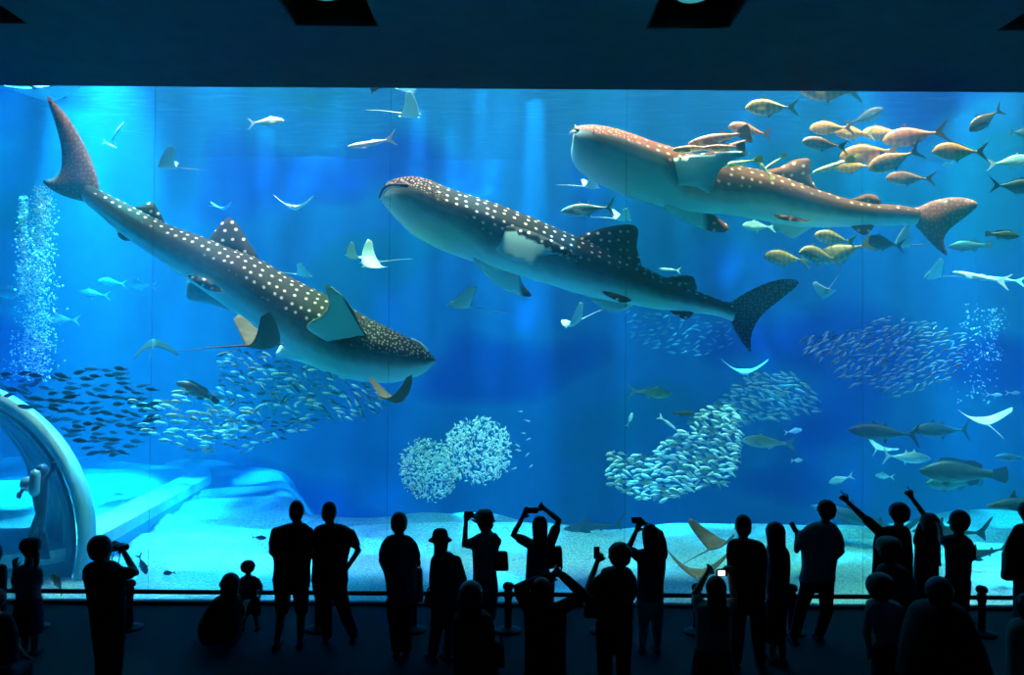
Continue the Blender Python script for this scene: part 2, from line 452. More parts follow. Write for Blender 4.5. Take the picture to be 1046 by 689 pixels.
def shark_mat(name, back, spot, flank, belly, ns=3.3):
    """whale shark hide: dark spotted back, grey flank, pale belly; UV 'hide' in metres, UV 'shade' = height below the colour border"""
    m, nt, b = new_mat(name)
    u1 = nd(nt, 'ShaderNodeUVMap', uv_map='hide'); u2 = nd(nt, 'ShaderNodeUVMap', uv_map='shade')
    sx = nd(nt, 'ShaderNodeSeparateXYZ'); nt.links.new(u2.outputs[0], sx.inputs[0])
    # noise that frays the border
    nz = nd(nt, 'ShaderNodeTexNoise'); nz.inputs['Scale'].default_value = 5; nz.inputs['Detail'].default_value = 4
    nt.links.new(u1.outputs[0], nz.inputs['Vector'])
    ad = nd(nt, 'ShaderNodeMath', operation='MULTIPLY_ADD'); ad.inputs[1].default_value = 0.10; ad.inputs[2].default_value = -0.05
    nt.links.new(nz.outputs['Fac'], ad.inputs[0])
    w = nd(nt, 'ShaderNodeMath', operation='ADD'); nt.links.new(sx.outputs[0], w.inputs[0]); nt.links.new(ad.outputs[0], w.inputs[1])
    # back -> flank -> belly
    rp = nd(nt, 'ShaderNodeValToRGB'); cr = rp.color_ramp
    mr = nd(nt, 'ShaderNodeMapRange'); mr.inputs['From Min'].default_value = -0.5; mr.inputs['From Max'].default_value = 0.7
    nt.links.new(w.outputs[0], mr.inputs[0]); nt.links.new(mr.outputs[0], rp.inputs[0])
    cr.elements[0].position = 0.0; cr.elements[0].color = (*back, 1)
    cr.elements[1].position = 1.0; cr.elements[1].color = (*belly, 1)
    for p, c in ((0.38, back), (0.445, flank), (0.54, [lerp(x, y, 0.35) for x, y in zip(flank, belly)]), (0.66, belly)):
        e = cr.elements.new(p); e.color = (*c, 1)
    # rows of spots
    mp = nd(nt, 'ShaderNodeMapping'); mp.inputs['Scale'].default_value = (ns, ns * 1.15, 1)
    vo = nd(nt, 'ShaderNodeTexVoronoi'); vo.voronoi_dimensions = '2D'; vo.inputs['Scale'].default_value = 1; vo.inputs['Randomness'].default_value = 0.45
    nt.links.new(u1.outputs[0], mp.inputs[0]); nt.links.new(mp.outputs[0], vo.inputs['Vector'])
    s1 = nd(nt, 'ShaderNodeMapRange'); s1.inputs['From Min'].default_value = 0.205; s1.inputs['From Max'].default_value = 0.10
    nt.links.new(vo.outputs['Distance'], s1.inputs[0])
    mp2 = nd(nt, 'ShaderNodeMapping'); mp2.inputs['Scale'].default_value = (ns * 2.7, ns * 2.7, 1)
    v2 = nd(nt, 'ShaderNodeTexVoronoi'); v2.voronoi_dimensions = '2D'; v2.inputs['Scale'].default_value = 1; v2.inputs['Randomness'].default_value = 0.7
    nt.links.new(u1.outputs[0], mp2.inputs[0]); nt.links.new(mp2.outputs[0], v2.inputs['Vector'])
    s2 = nd(nt, 'ShaderNodeMapRange'); s2.inputs['From Min'].default_value = 0.30; s2.inputs['From Max'].default_value = 0.16
    tf = nd(nt, 'ShaderNodeMapRange'); tf.inputs['From Min'].default_value = -1.0; tf.inputs['From Max'].default_value = 0.0; tf.inputs['To Min'].default_value = 0.22; tf.inputs['To Max'].default_value = 0.65
    nt.links.new(sx.outputs[1], tf.inputs[0]); nt.links.new(tf.outputs[0], s2.inputs['To Max'])
    nt.links.new(v2.outputs['Distance'], s2.inputs[0])
    hd = nd(nt, 'ShaderNodeMapRange'); hd.inputs['From Min'].default_value = 0.26; hd.inputs['From Max'].default_value = 0.36
    nt.links.new(sx.outputs[1], hd.inputs[0])
    mxs = nd(nt, 'ShaderNodeMix'); mxs.data_type = 'FLOAT'
    nt.links.new(hd.outputs[0], mxs.inputs[0]); nt.links.new(s2.outputs[0], mxs.inputs[2]); nt.links.new(s1.outputs[0], mxs.inputs[3])
    wt = nd(nt, 'ShaderNodeMapRange'); wt.inputs['From Min'].default_value = 0.55; wt.inputs['From Max'].default_value = 0.75; wt.inputs['To Max'].default_value = 0.22
    nt.links.new(sx.outputs[1], wt.inputs[0])
    w2 = nd(nt, 'ShaderNodeMath', operation='ADD'); nt.links.new(w.outputs[0], w2.inputs[0]); nt.links.new(wt.outputs[0], w2.inputs[1])
    bm_ = nd(nt, 'ShaderNodeMapRange'); bm_.inputs['From Min'].default_value = 0.02; bm_.inputs['From Max'].default_value = -0.08
    nt.links.new(w2.outputs[0], bm_.inputs[0])
    mu = nd(nt, 'ShaderNodeMath', operation='MULTIPLY'); nt.links.new(mxs.outputs[0], mu.inputs[0]); nt.links.new(bm_.outputs[0], mu.inputs[1])
    mx = nd(nt, 'ShaderNodeMix'); mx.data_type = 'RGBA'
    nt.links.new(mu.outputs[0], mx.inputs[0]); nt.links.new(rp.outputs[0], mx.inputs[6]); mx.inputs[7].default_value = (*spot, 1)
    nt.links.new(mx.outputs[2], b.inputs['Base Color'])
    b.inputs['Roughness'].default_value = 0.7
    b.inputs['Specular IOR Level'].default_value = 0.1
    return m

def arr_interp(ks, vs_, t):
    if t <= ks[0]: return vs_[0]
    for i in range(1, len(ks)):
        if t <= ks[i]:
            f = (t - ks[i - 1]) / (ks[i] - ks[i - 1])
            return lerp(vs_[i - 1], vs_[i], f)
    return vs_[-1]

def two_uv(me, uv1, uv2):
    a = me.uv_layers.new(name='hide'); b = me.uv_layers.new(name='shade')
    for i, lp in enumerate(me.loops):
        a.data[i].uv = uv1[lp.vertex_index]; b.data[i].uv = uv2[lp.vertex_index]

def solid_fin(name, outline, depth, thick, mat, parent, origin, shade=-0.4, per=5, grid=5.0, edge=0.0, hs=56.0, smooth_it=True):
    """a fin: outline in photo pixels, depth(px, py) -> metres ahead, thick = half thickness at the root (m)"""
    ol = spline(outline, per, True) if smooth_it else outline
    pts = [Vector((p[0], p[1])) for p in ol]
    n = len(pts)
    segs = [(pts[i], pts[(i + 1) % n]) for i in range(n)]
    def dist(p):
        best = 1e9
        for a, b in segs:
            d = b - a; L = d.length_squared
            t = max(0, min(1, (p - a).dot(d) / L)) if L else 0
            best = min(best, (p - a - d * t).length)
        return best
    def inside(p):
        c = False
        for a, b in segs:
            if (a.y > p.y) != (b.y > p.y) and p.x < (b.x - a.x) * (p.y - a.y) / (b.y - a.y) + a.x: c = not c
        return c
    x0 = min(p.x for p in pts); x1 = max(p.x for p in pts); y0 = min(p.y for p in pts); y1 = max(p.y for p in pts)
    g = max(grid * 0.2, min(grid, max(x1 - x0, y1 - y0) / 7))
    inner = []
    y = y0 + g / 2; row = 0
    while y < y1:
        x = x0 + g / 2 + (g / 2 if row % 2 else 0)
        while x < x1:
            p = Vector((x, y))
            if inside(p) and dist(p) > g * 0.35: inner.append(p)
            x += g
        y += g * 0.87; row += 1
    r = delaunay_2d_cdt(pts + inner, [], [list(range(n))], 1, 1e-4)
    vv, ff = r[0], r[2]
    ds = [dist(p) if inside(p) else 0.0 for p in vv]
    dm = max(ds) or 1
    V, U1, U2, idx = [], [], [], []
    for s in (-1, 1):
        row_ = []
        for p, d in zip(vv, ds):
            if s == 1 and d < 1e-3:
                row_.append(idx[0][len(row_)]); continue
            Y = depth(p.x, p.y) + s * thick * math.sqrt(max(0, d / dm))
            V.append(at(p.x, p.y, Y) - origin); row_.append(len(V) - 1)
            U1.append((p.x / hs, p.y / hs)); U2.append((shade if not callable(shade) else shade(p.x, p.y), -1.0 if name == 'tail_fin' else 0.5))
        idx.append(row_)
    Fc = [tuple(idx[0][k] for k in f) for f in ff] + [tuple(idx[1][k] for k in reversed(f)) for f in ff]
    o = mesh_obj(name, V, Fc, mat, parent)
    two_uv(o.data, U1, U2)
    bm = bmesh.new(); bm.from_mesh(o.data); bmesh.ops.recalc_face_normals(bm, faces=bm.faces); bm.to_mesh(o.data); bm.free()
    return o

def whale_shark(label, st, Yh, Yt, border, mat, fins, details):
    """st: (upper, lower) pixel pairs from nose to tail root"""
    Y_at = lambda t: lerp(Yh, Yt, t)
    n = len(st)
    c0 = at((st[n // 2][0][0] + st[n // 2][1][0]) / 2, (st[n // 2][0][1] + st[n // 2][1][1]) / 2, Y_at(0.5))
    root = empty('whale_shark', c0)
    tag(root, label, 'shark', 'whale sharks')
    flat = spline([(a[0], a[1], b[0], b[1]) for a, b in st], 5)
    N = 48
    V, U1, U2, Fc = [], [], [], []
    ul = 0; prev = None
    M = len(flat)
    for i, (ax, ay, bx_, by) in enumerate(flat):
        t = i / (M - 1)
        Y = Y_at(t)
        A = at(ax, ay, Y); B = at(bx_, by, Y)
        c = (A + B) / 2; h = (A - B) / 2; hl = h.length
        if prev is not None: ul += (c - prev).length
        prev = c
        wd = hl * arr_interp([0, 0.08, 0.25, 0.5, 1], [1.5, 1.45, 1.2, 1.0, 0.85], t)
        up = h.normalized()
        near = Vector((0, -1, 0))
        bf = arr_interp([k for k, _ in border], [v for _, v in border], t)
        for k in range(N):
            a = 2 * PI * k / N       # 0 = up, 90deg = towards the viewer
            ca, sa = math.cos(a), math.sin(a)
            # a soft ridge along the flank, as whale sharks have
            rid = 1 + 0.03 * math.exp(-((a - 1.15) / 0.10) ** 2) * min(1, t * 4) + 0.02 * math.exp(-((a - 1.9) / 0.12) ** 2) * min(1, t * 4)
            ex = abs(ca) ** 1.0 * (1 if ca > 0 else -1)
            V.append(c + up * (ex * hl * rid) + near * (sa * wd * rid) - c0)
            hfrac = (1 - ca) / 2
            if sa >= 0: w = hfrac - bf
            else: w = (hfrac - min(0.9, bf + 0.35))
            U1.append((ul, hl * (a if a <= PI else a - 2 * PI)))
            U2.append((w, t))
    for i in range(M - 1):
        for k in range(N):
            a = i * N + k; b = i * N + (k + 1) % N
            Fc.append((a, b, b + N, a + N))
    # nose and tail caps
    for base, tt in ((0, 0), ((M - 1) * N, 1)):
        cc = sum((V[base + k] for k in range(N)), Vector()) / N
        V.append(cc); U1.append((ul * tt, 0)); U2.append((-0.3 if tt else 0.2, tt))
        ci = len(V) - 1
        for k in range(N):
            f = (base + k, base + (k + 1) % N, ci)
            Fc.append(f if tt else f[::-1])
    body = mesh_obj('body', V, Fc, mat, root)
    two_uv(body.data, U1, U2)
    bm = bmesh.new(); bm.from_mesh(body.data); bmesh.ops.recalc_face_normals(bm, faces=bm.faces); bm.to_mesh(body.data); bm.free()
    for (nm, ol, dfun, th, sh) in fins:
        solid_fin(nm, ol, dfun, th, TAILM.get(mat.name, mat) if nm == 'tail_fin' else mat, root, c0, sh)
    for (nm, pts, r, mt) in details:
        bm = bmesh.new()
        tube(bm, [at(x, y, Yd) - c0 for x, y, Yd in spline(pts, 4)] if len(pts) > 1 else [at(pts[0][0] - .01, pts[0][1], pts[0][2]) - c0, at(pts[0][0] + .6, pts[0][1], pts[0][2]) - c0], r, 8)
        bm_obj(nm, bm, mt, root, True)
    return root

m_ws1 = shark_mat('whale_shark_hide_grey', (0.030, 0.021, 0.020), (0.80, 0.66, 0.62), (0.06, 0.10, 0.14), (0.58, 0.95, 0.97), 5.2)
m_ws2 = shark_mat('whale_shark_hide_dark', (0.014, 0.009, 0.010), (0.80, 0.70, 0.68), (0.06, 0.10, 0.14), (0.58, 0.95, 0.97), 5.6)
m_ws3 = shark_mat('whale_shark_hide_brown', (0.16, 0.045, 0.030), (0.95, 0.55, 0.45), (0.06, 0.09, 0.12), (0.58, 0.95, 0.97), 5.0)
TAILM = {m_ws1.name: shark_mat('whale_shark_tail_russet', (0.20, 0.07, 0.055), (0.7, 0.45, 0.4), (0.13, 0.06, 0.05), (0.2, 0.1, 0.1), 4.6),
         m_ws3.name: shark_mat('whale_shark_tail_red', (0.26, 0.05, 0.035), (0.9, 0.5, 0.45), (0.13, 0.06, 0.05), (0.2, 0.1, 0.1), 5.0)}
m_dark = plain('mouth_dark', (0.01, 0.012, 0.016), 0.5)
m_eye = plain('fish_eye_black', (0.006, 0.006, 0.008), 0.15)
m_lip = plain('pale_lip', (0.75, 0.85, 0.85), 0.5)

def lin(y0, y1, p0, p1):
    """depth that runs from y0 at pixel p0 to y1 at pixel p1"""
    d = (p1[0] - p0[0], p1[1] - p0[1]); L = d[0] ** 2 + d[1] ** 2
    return lambda x, y: lerp(y0, y1, max(-0.2, min(1.2, ((x - p0[0]) * d[0] + (y - p0[1]) * d[1]) / L)))
con = lambda Y: (lambda x, y: Y)

EYE = lambda x, y, Y: ('eye', [(x, y, Y)], 0.05, m_eye)
# shark 1: left, nose down to the right
s1 = [((445, 366.5), (445, 370)), ((441, 362), (440, 375)), ((434, 355), (431, 382)), ((420, 346), (414, 388)), ((400, 336), (392, 391)), ((375, 324), (362, 388)),
      ((350, 309), (335, 379)), ((325, 297), (302, 362)), ((295, 282), (273, 341)), ((264, 264), (243, 321)), ((235, 253), (214, 301)),
      ((205, 241), (185, 281)), ((172, 229), (156, 261)), ((140, 213), (126, 240)), ((112, 199), (101, 219)), ((91, 188), (86, 206))]
Y1h, Y1t = 13.9, 15.3
whale_shark('left whale shark diving nose-down, grey spotted back, tail up by the bubbles', s1, Y1h, Y1t,
    [(0, .3), (.08, .42), (.2, .42), (.3, .45), (.45, .52), (.6, .46), (.75, .5), (.88, .5), (1, .5)], m_ws1,
    [('tail_fin', [(48, 98), (58, 107), (71, 122), (86, 147), (95, 168), (101, 190), (96, 204), (88, 206), (67, 201), (52, 193), (44, 185), (54, 182), (62, 173), (62, 148), (55, 122)], con(15.3), 0.10, -0.4),
     ('dorsal_fin', [(213, 247), (223, 231), (233, 222), (242, 228), (252, 244), (264, 266), (240, 264), (222, 258)], lin(14.85, 15.0, (240, 262), (233, 222)), 0.10, -0.4),
     ('second_dorsal_fin', [(136, 213), (147, 209), (155, 206), (161, 213), (168, 229), (155, 226)], con(15.1), 0.06, -0.4),
     ('pectoral_fin', [(332, 290), (349, 301), (361, 318), (371, 337), (384, 352), (365, 366), (340, 352), (313, 334), (330, 321), (336, 309)], lin(14.1, 12.7, (348, 364), (333, 290)), 0.045, lambda x, y: 0.55 - 0.9 * max(0, min(1, ((x - 372) * 0.86 - (y - 338) * 0.5 + 3) / 4))),
     ('pectoral_fin', [(300, 345), (281, 362), (290, 365), (312, 371), (340, 382), (352, 372)], lin(14.6, 15.6, (330, 355), (285, 363)), 0.08, 0.7),
     ('pelvic_fin', [(192, 281), (211, 285), (228, 297), (216, 297), (202, 290)], lin(14.4, 14.2, (192, 281), (226, 297)), 0.04, -0.4),
     ('pelvic_fin', [(195, 284), (190, 295), (193, 306), (212, 309), (236, 316), (232, 300)], con(15.2), 0.05, 0.15),
     ('anal_fin', [(123, 226), (120, 239), (128, 246), (140, 243), (136, 232)], con(15.1), 0.05, -0.1)],
    [('mouth', [(420, 346.0, 13.75), (430, 351, 13.7), (437, 359, 13.7)], 0.022, m_lip), ('eye', [(431, 361, 13.38)], 0.045, m_eye)])  # pale mouth tube: highlight on the snout put in as a shape

# shark 2: middle
s2 = [((388.6, 199.5), (389.3, 203)), ((391, 193), (391.5, 208)), ((398, 186), (398, 216)), ((410, 182), (409, 228)), ((424, 181), (420, 238)), ((438, 184), (433, 246)), ((460, 193), (452, 256)),
      ((485, 201), (477, 265)), ((512, 210), (502, 272)), ((543, 222), (530, 281)), ((573, 235), (560, 290)), ((600, 246), (588, 299)),
      ((628, 259), (616, 306)), ((654, 271), (646, 311)), ((680, 284), (675, 316)), ((712, 297), (707, 319)), ((735, 306), (731, 322)), ((751, 310), (748, 328))]
Y2h, Y2t = 14.3, 14.9
whale_shark('middle whale shark, almost black spotted back and tail, turquoise belly turned up', s2, Y2h, Y2t,
    [(0, .3), (.06, .25), (.15, .26), (.25, .30), (.38, .36), (.46, .60), (.6, .62), (.7, .5), (.8, .48), (.9, .48), (1, .5)], m_ws2,
    [('tail_fin', [(742, 312), (749, 307), (767, 296), (790, 286.7), (807, 285), (816, 289), (802, 302), (781, 319), (772, 331), (767, 345), (767, 359), (760, 352), (751, 338), (746, 325)], con(14.9), 0.09, -0.4),
     ('dorsal_fin', [(592, 244), (603, 237), (619, 232), (635, 229.5), (648, 230), (652, 237), (650.5, 252), (655, 274), (640, 272), (615, 262)], con(14.6), 0.10, -0.4),
     ('second_dorsal_fin', [(672, 283), (682, 283), (693, 281.5), (705, 281.5), (710, 286), (711, 299), (695, 297)], con(14.75), 0.06, -0.4),
     ('pectoral_fin', [(502, 232), (528, 231.5), (552, 239.5), (577, 252), (591, 264), (574, 259.5), (556, 261), (546, 270.5), (520, 264), (498, 248)], lin(14.2, 13.3, (500, 240), (580, 262)), 0.03, lambda x, y: 0.35 - 1.0 * max(0, min(1, ((232 + max(0, x - 525) * 0.49) + 4 - y) / 3))),
     ('pectoral_fin', [(482, 262), (500, 285), (514, 295), (531, 301.5), (543, 302), (534, 290), (528, 279), (505, 268)], lin(14.5, 15.3, (495, 270), (540, 300)), 0.07, lambda x, y: 0.7 - 0.9 * max(0, min(1, (x - 522) / 16))),
     ('pelvic_fin', [(598, 300), (610, 311), (623, 319), (637, 317), (648, 308), (625, 300)], con(14.9), 0.05, 0.6),
     ('pelvic_fin', [(614, 297), (630, 299.6), (645, 306), (636, 309), (624, 304)], lin(14.25, 14.05, (614, 297), (643, 306)), 0.03, -0.3),
     ('anal_fin', [(679, 313), (693, 323), (702, 326), (709, 317), (695, 313)], con(14.8), 0.05, -0.05)],
    [('mouth', [(388.6, 201.5, 14.15), (392, 193, 13.9), (399, 189.5, 13.65), (409, 189.0, 13.45), (416, 189.5, 13.35)], 0.035, m_dark),
     ('lip', [(389.3, 203, 14.12), (393.5, 194.8, 13.85), (400, 191, 13.6), (410, 190.6, 13.42)], 0.022, m_lip),
     ('nostril', [(418, 184, 13.75)], 0.05, m_dark), ('eye', [(441.5, 195, 13.6)], 0.06, m_eye)])

# shark 3: upper right
s3 = [((586.5, 132), (584, 157)), ((588, 130.5), (585, 162)), ((593, 129.5), (590, 171)), ((606, 129), (603, 182)), ((625, 132), (621, 191)), ((645, 138), (641, 200)),
      ((668, 146), (664, 207)), ((695, 154), (690, 213)), ((720, 162), (716, 217)), ((745, 168), (742, 219)), ((775, 174), (771, 223)),
      ((805, 183), (801, 229)), ((835, 194), (831, 232)), ((865, 203), (862, 231.5)), ((895, 208), (892, 231)), ((917, 209.5), (915, 230.5)), ((938, 213), (935, 229.5))]
Y3h, Y3t = 14.2, 15.2
whale_shark('upper right whale shark with reddish-brown tail and small fish riding its back', s3, Y3h, Y3t,
    [(0, .12), (.1, .18), (.2, .3), (.28, .27), (.38, .30), (.45, .62), (.55, .60), (.65, .5), (.75, .48), (.9, .48), (1, .5)], m_ws3,
    [('tail_fin', [(932, 214), (939, 211), (953, 205), (973, 201.5), (990, 203), (999, 209), (988, 220), (970, 234), (964, 246), (967.5, 261), (953, 250), (941, 237), (935, 229)], con(15.2), 0.09, -0.4),
     ('dorsal_fin', [(778, 176), (798, 170), (812, 163), (826, 162), (828, 170), (828, 181), (835, 196), (815, 192), (795, 184)], con(14.8), 0.10, -0.4),
     ('second_dorsal_fin', [(868, 205), (876, 201), (885, 198), (895, 199.5), (900, 208), (885, 209)], con(15.0), 0.05, -0.4),
     ('pectoral_fin', [(675, 166), (698, 160), (724, 155.5), (750, 154), (766, 157), (750, 163), (738, 171), (731, 183), (725, 197), (711, 191), (685, 186)], lin(14.3, 13.0, (676, 182), (765, 157)), 0.035, lambda x, y: 0.6 - 1.0 * max(0, min(1, (159.5 - 0.10 * (x - 700) - y) / 1.5)) if x > 690 else 0.6),
     ('pectoral_fin', [(678, 210), (690, 221), (706, 229), (724, 235.5), (741, 237), (744, 231), (733, 222), (719, 215), (700, 209)], lin(14.6, 15.4, (690, 214), (743, 235)), 0.07, lambda x, y: 0.7 - 0.95 * max(0, min(1, (x - 708) / 22))),
     ('pelvic_fin', [(786, 222), (794, 234), (810, 243), (823, 236), (832, 229), (810, 222)], con(15.0), 0.05, 0.5),
     ('pelvic_fin', [(790, 219.5), (804, 220), (827, 225.5), (812, 226), (798, 224)], lin(14.35, 14.2, (790, 220), (826, 225)), 0.03, -0.1),
     ('anal_fin', [(868, 229), (878, 238.5), (886, 239), (893, 229), (880, 227)], con(15.0), 0.05, -0.35)],
    [('mouth', [(584, 134, 14.0), (586, 132.3, 13.7), (590, 133.0, 13.45)], 0.03, m_dark), ('lip', [(583.4, 136, 13.95), (585.5, 134.2, 13.6), (588, 135, 13.4)], 0.025, m_lip),
     ('nostril', [(587.5, 130.5, 13.95)], 0.055, m_lip), ('eye', [(606, 135.5, 13.35)], 0.05, m_eye)])

# ------------------------------------------------------------------ bony fish
def fish_mat(name, back, side, belly, bars=0.0, rough=0.35, metal=0.0, mott=0.0, spec=0.5):
    m, nt, b = new_mat(name)
    tc = nd(nt, 'ShaderNodeTexCoord')
    sx = nd(nt, 'ShaderNodeSeparateXYZ'); nt.links.new(tc.outputs['Generated'], sx.inputs[0])
    rp = nd(nt, 'ShaderNodeValToRGB'); cr = rp.color_ramp
    cr.elements[0].position = 0.15; cr.elements[0].color = (*belly, 1)
    cr.elements[1].position = 0.85; cr.elements[1].color = (*back, 1)
    e = cr.elements.new(0.5); e.color = (*side, 1)
    nt.links.new(sx.outputs[2], rp.inputs[0])
    last = rp.outputs[0]
    if bars or mott:
        if bars:
            t = nd(nt, 'ShaderNodeTexWave'); t.wave_type = 'BANDS'; t.bands_direction = 'X'
            t.inputs['Scale'].default_value = 2.4; t.inputs['Distortion'].default_value = 1.5
            f = 'Fac'
        else:
            t = nd(nt, 'ShaderNodeTexNoise'); t.inputs['Scale'].default_value = 9; t.inputs['Detail'].default_value = 4; f = 'Fac'
        nt.links.new(tc.outputs['Generated'], t.inputs['Vector'])
        mr = nd(nt, 'ShaderNodeMapRange'); mr.inputs['From Min'].default_value = 0.35; mr.inputs['From Max'].default_value = 0.7
        mr.inputs['To Max'].default_value = bars or mott
        nt.links.new(t.outputs[f], mr.inputs[0])
        mx = nd(nt, 'ShaderNodeMix'); mx.data_type = 'RGBA'; mx.blend_type = 'MULTIPLY'
        nt.links.new(mr.outputs[0], mx.inputs[0]); nt.links.new(last, mx.inputs[6]); mx.inputs[7].default_value = (0.35, 0.3, 0.28, 1)
        last = mx.outputs[2]
    nt.links.new(last, b.inputs['Base Color'])
    b.inputs['Roughness'].default_value = rough; b.inputs['Metallic'].default_value = metal
    b.inputs['Specular IOR Level'].default_value = spec
    return m

PROF = {  # x from nose (0) to tail root (1): (x, top, bottom, half width) of body length
    'trevally': [(0, 0, 0, 0.004), (.04, .075, .045, .03), (.14, .15, .10, .06), (.30, .19, .155, .075), (.48, .185, .17, .075), (.66, .13, .13, .055), (.82, .065, .065, .03), (.94, .025, .025, .016), (1, .028, .028, .012)],
    'tuna': [(0, 0, 0, 0.004), (.05, .045, .04, .03), (.18, .105, .10, .065), (.38, .14, .14, .08), (.58, .12, .125, .07), (.78, .06, .065, .04), (.93, .02, .02, .018), (1, .022, .022, .012)],
    'grouper': [(0, 0.0, 0.01, 0.01), (.05, .04, .06, .04), (.18, .12, .12, .075), (.35, .165, .15, .09), (.55, .15, .15, .08), (.75, .10, .095, .05), (.92, .065, .06, .025), (1, .065, .06, .018)],
    'slender': [(0, 0, 0, 0.004), (.06, .03, .03, .025), (.2, .06, .06, .045), (.45, .075, .075, .055), (.7, .055, .055, .04), (.9, .028, .028, .02), (1, .022, .022, .012)],
    'silver': [(0, 0, 0, 0.004), (.06, .06, .05, .025), (.2, .12, .11, .045), (.42, .15, .145, .05), (.65, .11, .11, .04), (.88, .04, .04, .02), (1, .035, .035, .012)],
    'shark': [(0, 0.0, 0.0, 0.006), (.05, .03, .02, .03), (.18, .07, .06, .065), (.38, .095, .08, .08), (.58, .075, .06, .06), (.8, .035, .035, .03), (.95, .02, .02, .016), (1, .02, .02, .012)],
}
TAIL = {  # outline in body lengths behind the tail root
    'fork': [(-.02, .025), (.10, .10), (.22, .19), (.27, .21), (.20, .12), (.13, .02), (.13, -.02), (.20, -.12), (.27, -.21), (.22, -.19), (.10, -.10), (-.02, -.025)],
    'lunate': [(-.02, .02), (.05, .07), (.13, .18), (.18, .22), (.13, .11), (.09, .02), (.09, -.02), (.13, -.11), (.18, -.22), (.13, -.18), (.05, -.07), (-.02, -.02)],
    'fan': [(-.03, .06), (.08, .10), (.18, .13), (.21, .07), (.215, 0), (.21, -.07), (.18, -.12), (.08, -.09), (-.03, -.055)],
    'shark': [(-.02, .02), (.06, .07), (.18, .20), (.24, .24), (.17, .11), (.11, .02), (.13, -.05), (.13, -.11), (.06, -.06), (-.02, -.02)],
}
DORS = {
    'trevally': [[(.34, .18), (.40, .27), (.46, .21), (.60, .18), (.86, .06), (.86, .04), (.6, .12), (.4, .15)]],
    'tuna': [[(.36, .13), (.42, .21), (.46, .15), (.52, .12), (.44, .11)], [(.56, .11), (.62, .19), (.65, .10), (.60, .09)]],
    'grouper': [[(.22, .12), (.30, .20), (.45, .205), (.62, .18), (.74, .19), (.86, .13), (.86, .06), (.6, .12), (.35, .13)]],
    'slender': [[(.58, .06), (.64, .10), (.76, .07), (.9, .03), (.75, .03)]],
    'silver': [[(.36, .14), (.42, .20), (.5, .16), (.62, .12), (.5, .11)]],
    'shark': [[(.36, .08), (.44, .20), (.47, .20), (.47, .12), (.50, .075), (.42, .06)], [(.74, .04), (.79, .09), (.82, .04), (.78, .025)]],
}
VENT = {
    'trevally': [[(.52, -.165), (.56, -.24), (.60, -.17), (.84, -.06), (.84, -.04), (.6, -.12)]],
    'tuna': [[(.58, -.12), (.63, -.20), (.66, -.11), (.62, -.09)]],
    'grouper': [[(.64, -.12), (.70, -.19), (.80, -.15), (.84, -.07), (.7, -.08)], [(.32, -.14), (.38, -.22), (.44, -.15)]],
    'slender': [[(.6, -.06), (.66, -.09), (.78, -.05), (.7, -.03)]],
    'silver': [[(.58, -.12), (.63, -.17), (.74, -.09), (.66, -.07)]],
    'shark': [[(.68, -.045), (.74, -.09), (.76, -.04)]],
}
def plate(name, ol, x2w, th, mat, parent):
    """thin fin: outline -> lens-edged solid in the local x/z plane"""
    c = (sum(p[0] for p in ol) / len(ol), sum(p[1] for p in ol) / len(ol))
    tess = delaunay_2d_cdt([Vector(p) for p in ol] + [Vector(c)], [], [list(range(len(ol)))], 1, 1e-5)
    vv, ff = tess[0], tess[2]
    V = []; n = len(vv)
    rim = len(ol)
    for s in (-1, 1):
        for i, p in enumerate(vv):
            V.append(x2w(p.x, p.y, s * th * (0.25 if i < rim else 1.0)))
    E = {}
    for f in ff:
        for a, b in zip(f, list(f[1:]) + [f[0]]):
            E[(a, b)] = E.get((a, b), 0) + 1
    Fc = [tuple(f) for f in ff] + [tuple(k + n for k in reversed(f)) for f in ff]
    for (a, b) in E:
        if (b, a) not in E: Fc.append((b, a, a + n, b + n))
    return mesh_obj(name, V, Fc, mat, parent, smooth=False)

def fish_body_geo(kind, segs=14):
    pr = spline(PROF[kind], 3)
    V, Fc = [], []
    for x, t, bt, w in pr:
        for k in range(segs):
            a = 2 * PI * k / segs
            z = t * math.cos(a) if math.cos(a) > 0 else bt * math.cos(a)
            V.append(Vector((0.5 - x, w * math.sin(a), z)))
    M = len(pr)
    for i in range(M - 1):
        for k in range(segs):
            a = i * segs + k; b = i * segs + (k + 1) % segs
            Fc.append((a, b, b + segs, a + segs))
    Fc.append(tuple(range(segs))[::-1]); Fc.append(tuple((M - 1) * segs + k for k in range(segs)))
    return V, Fc

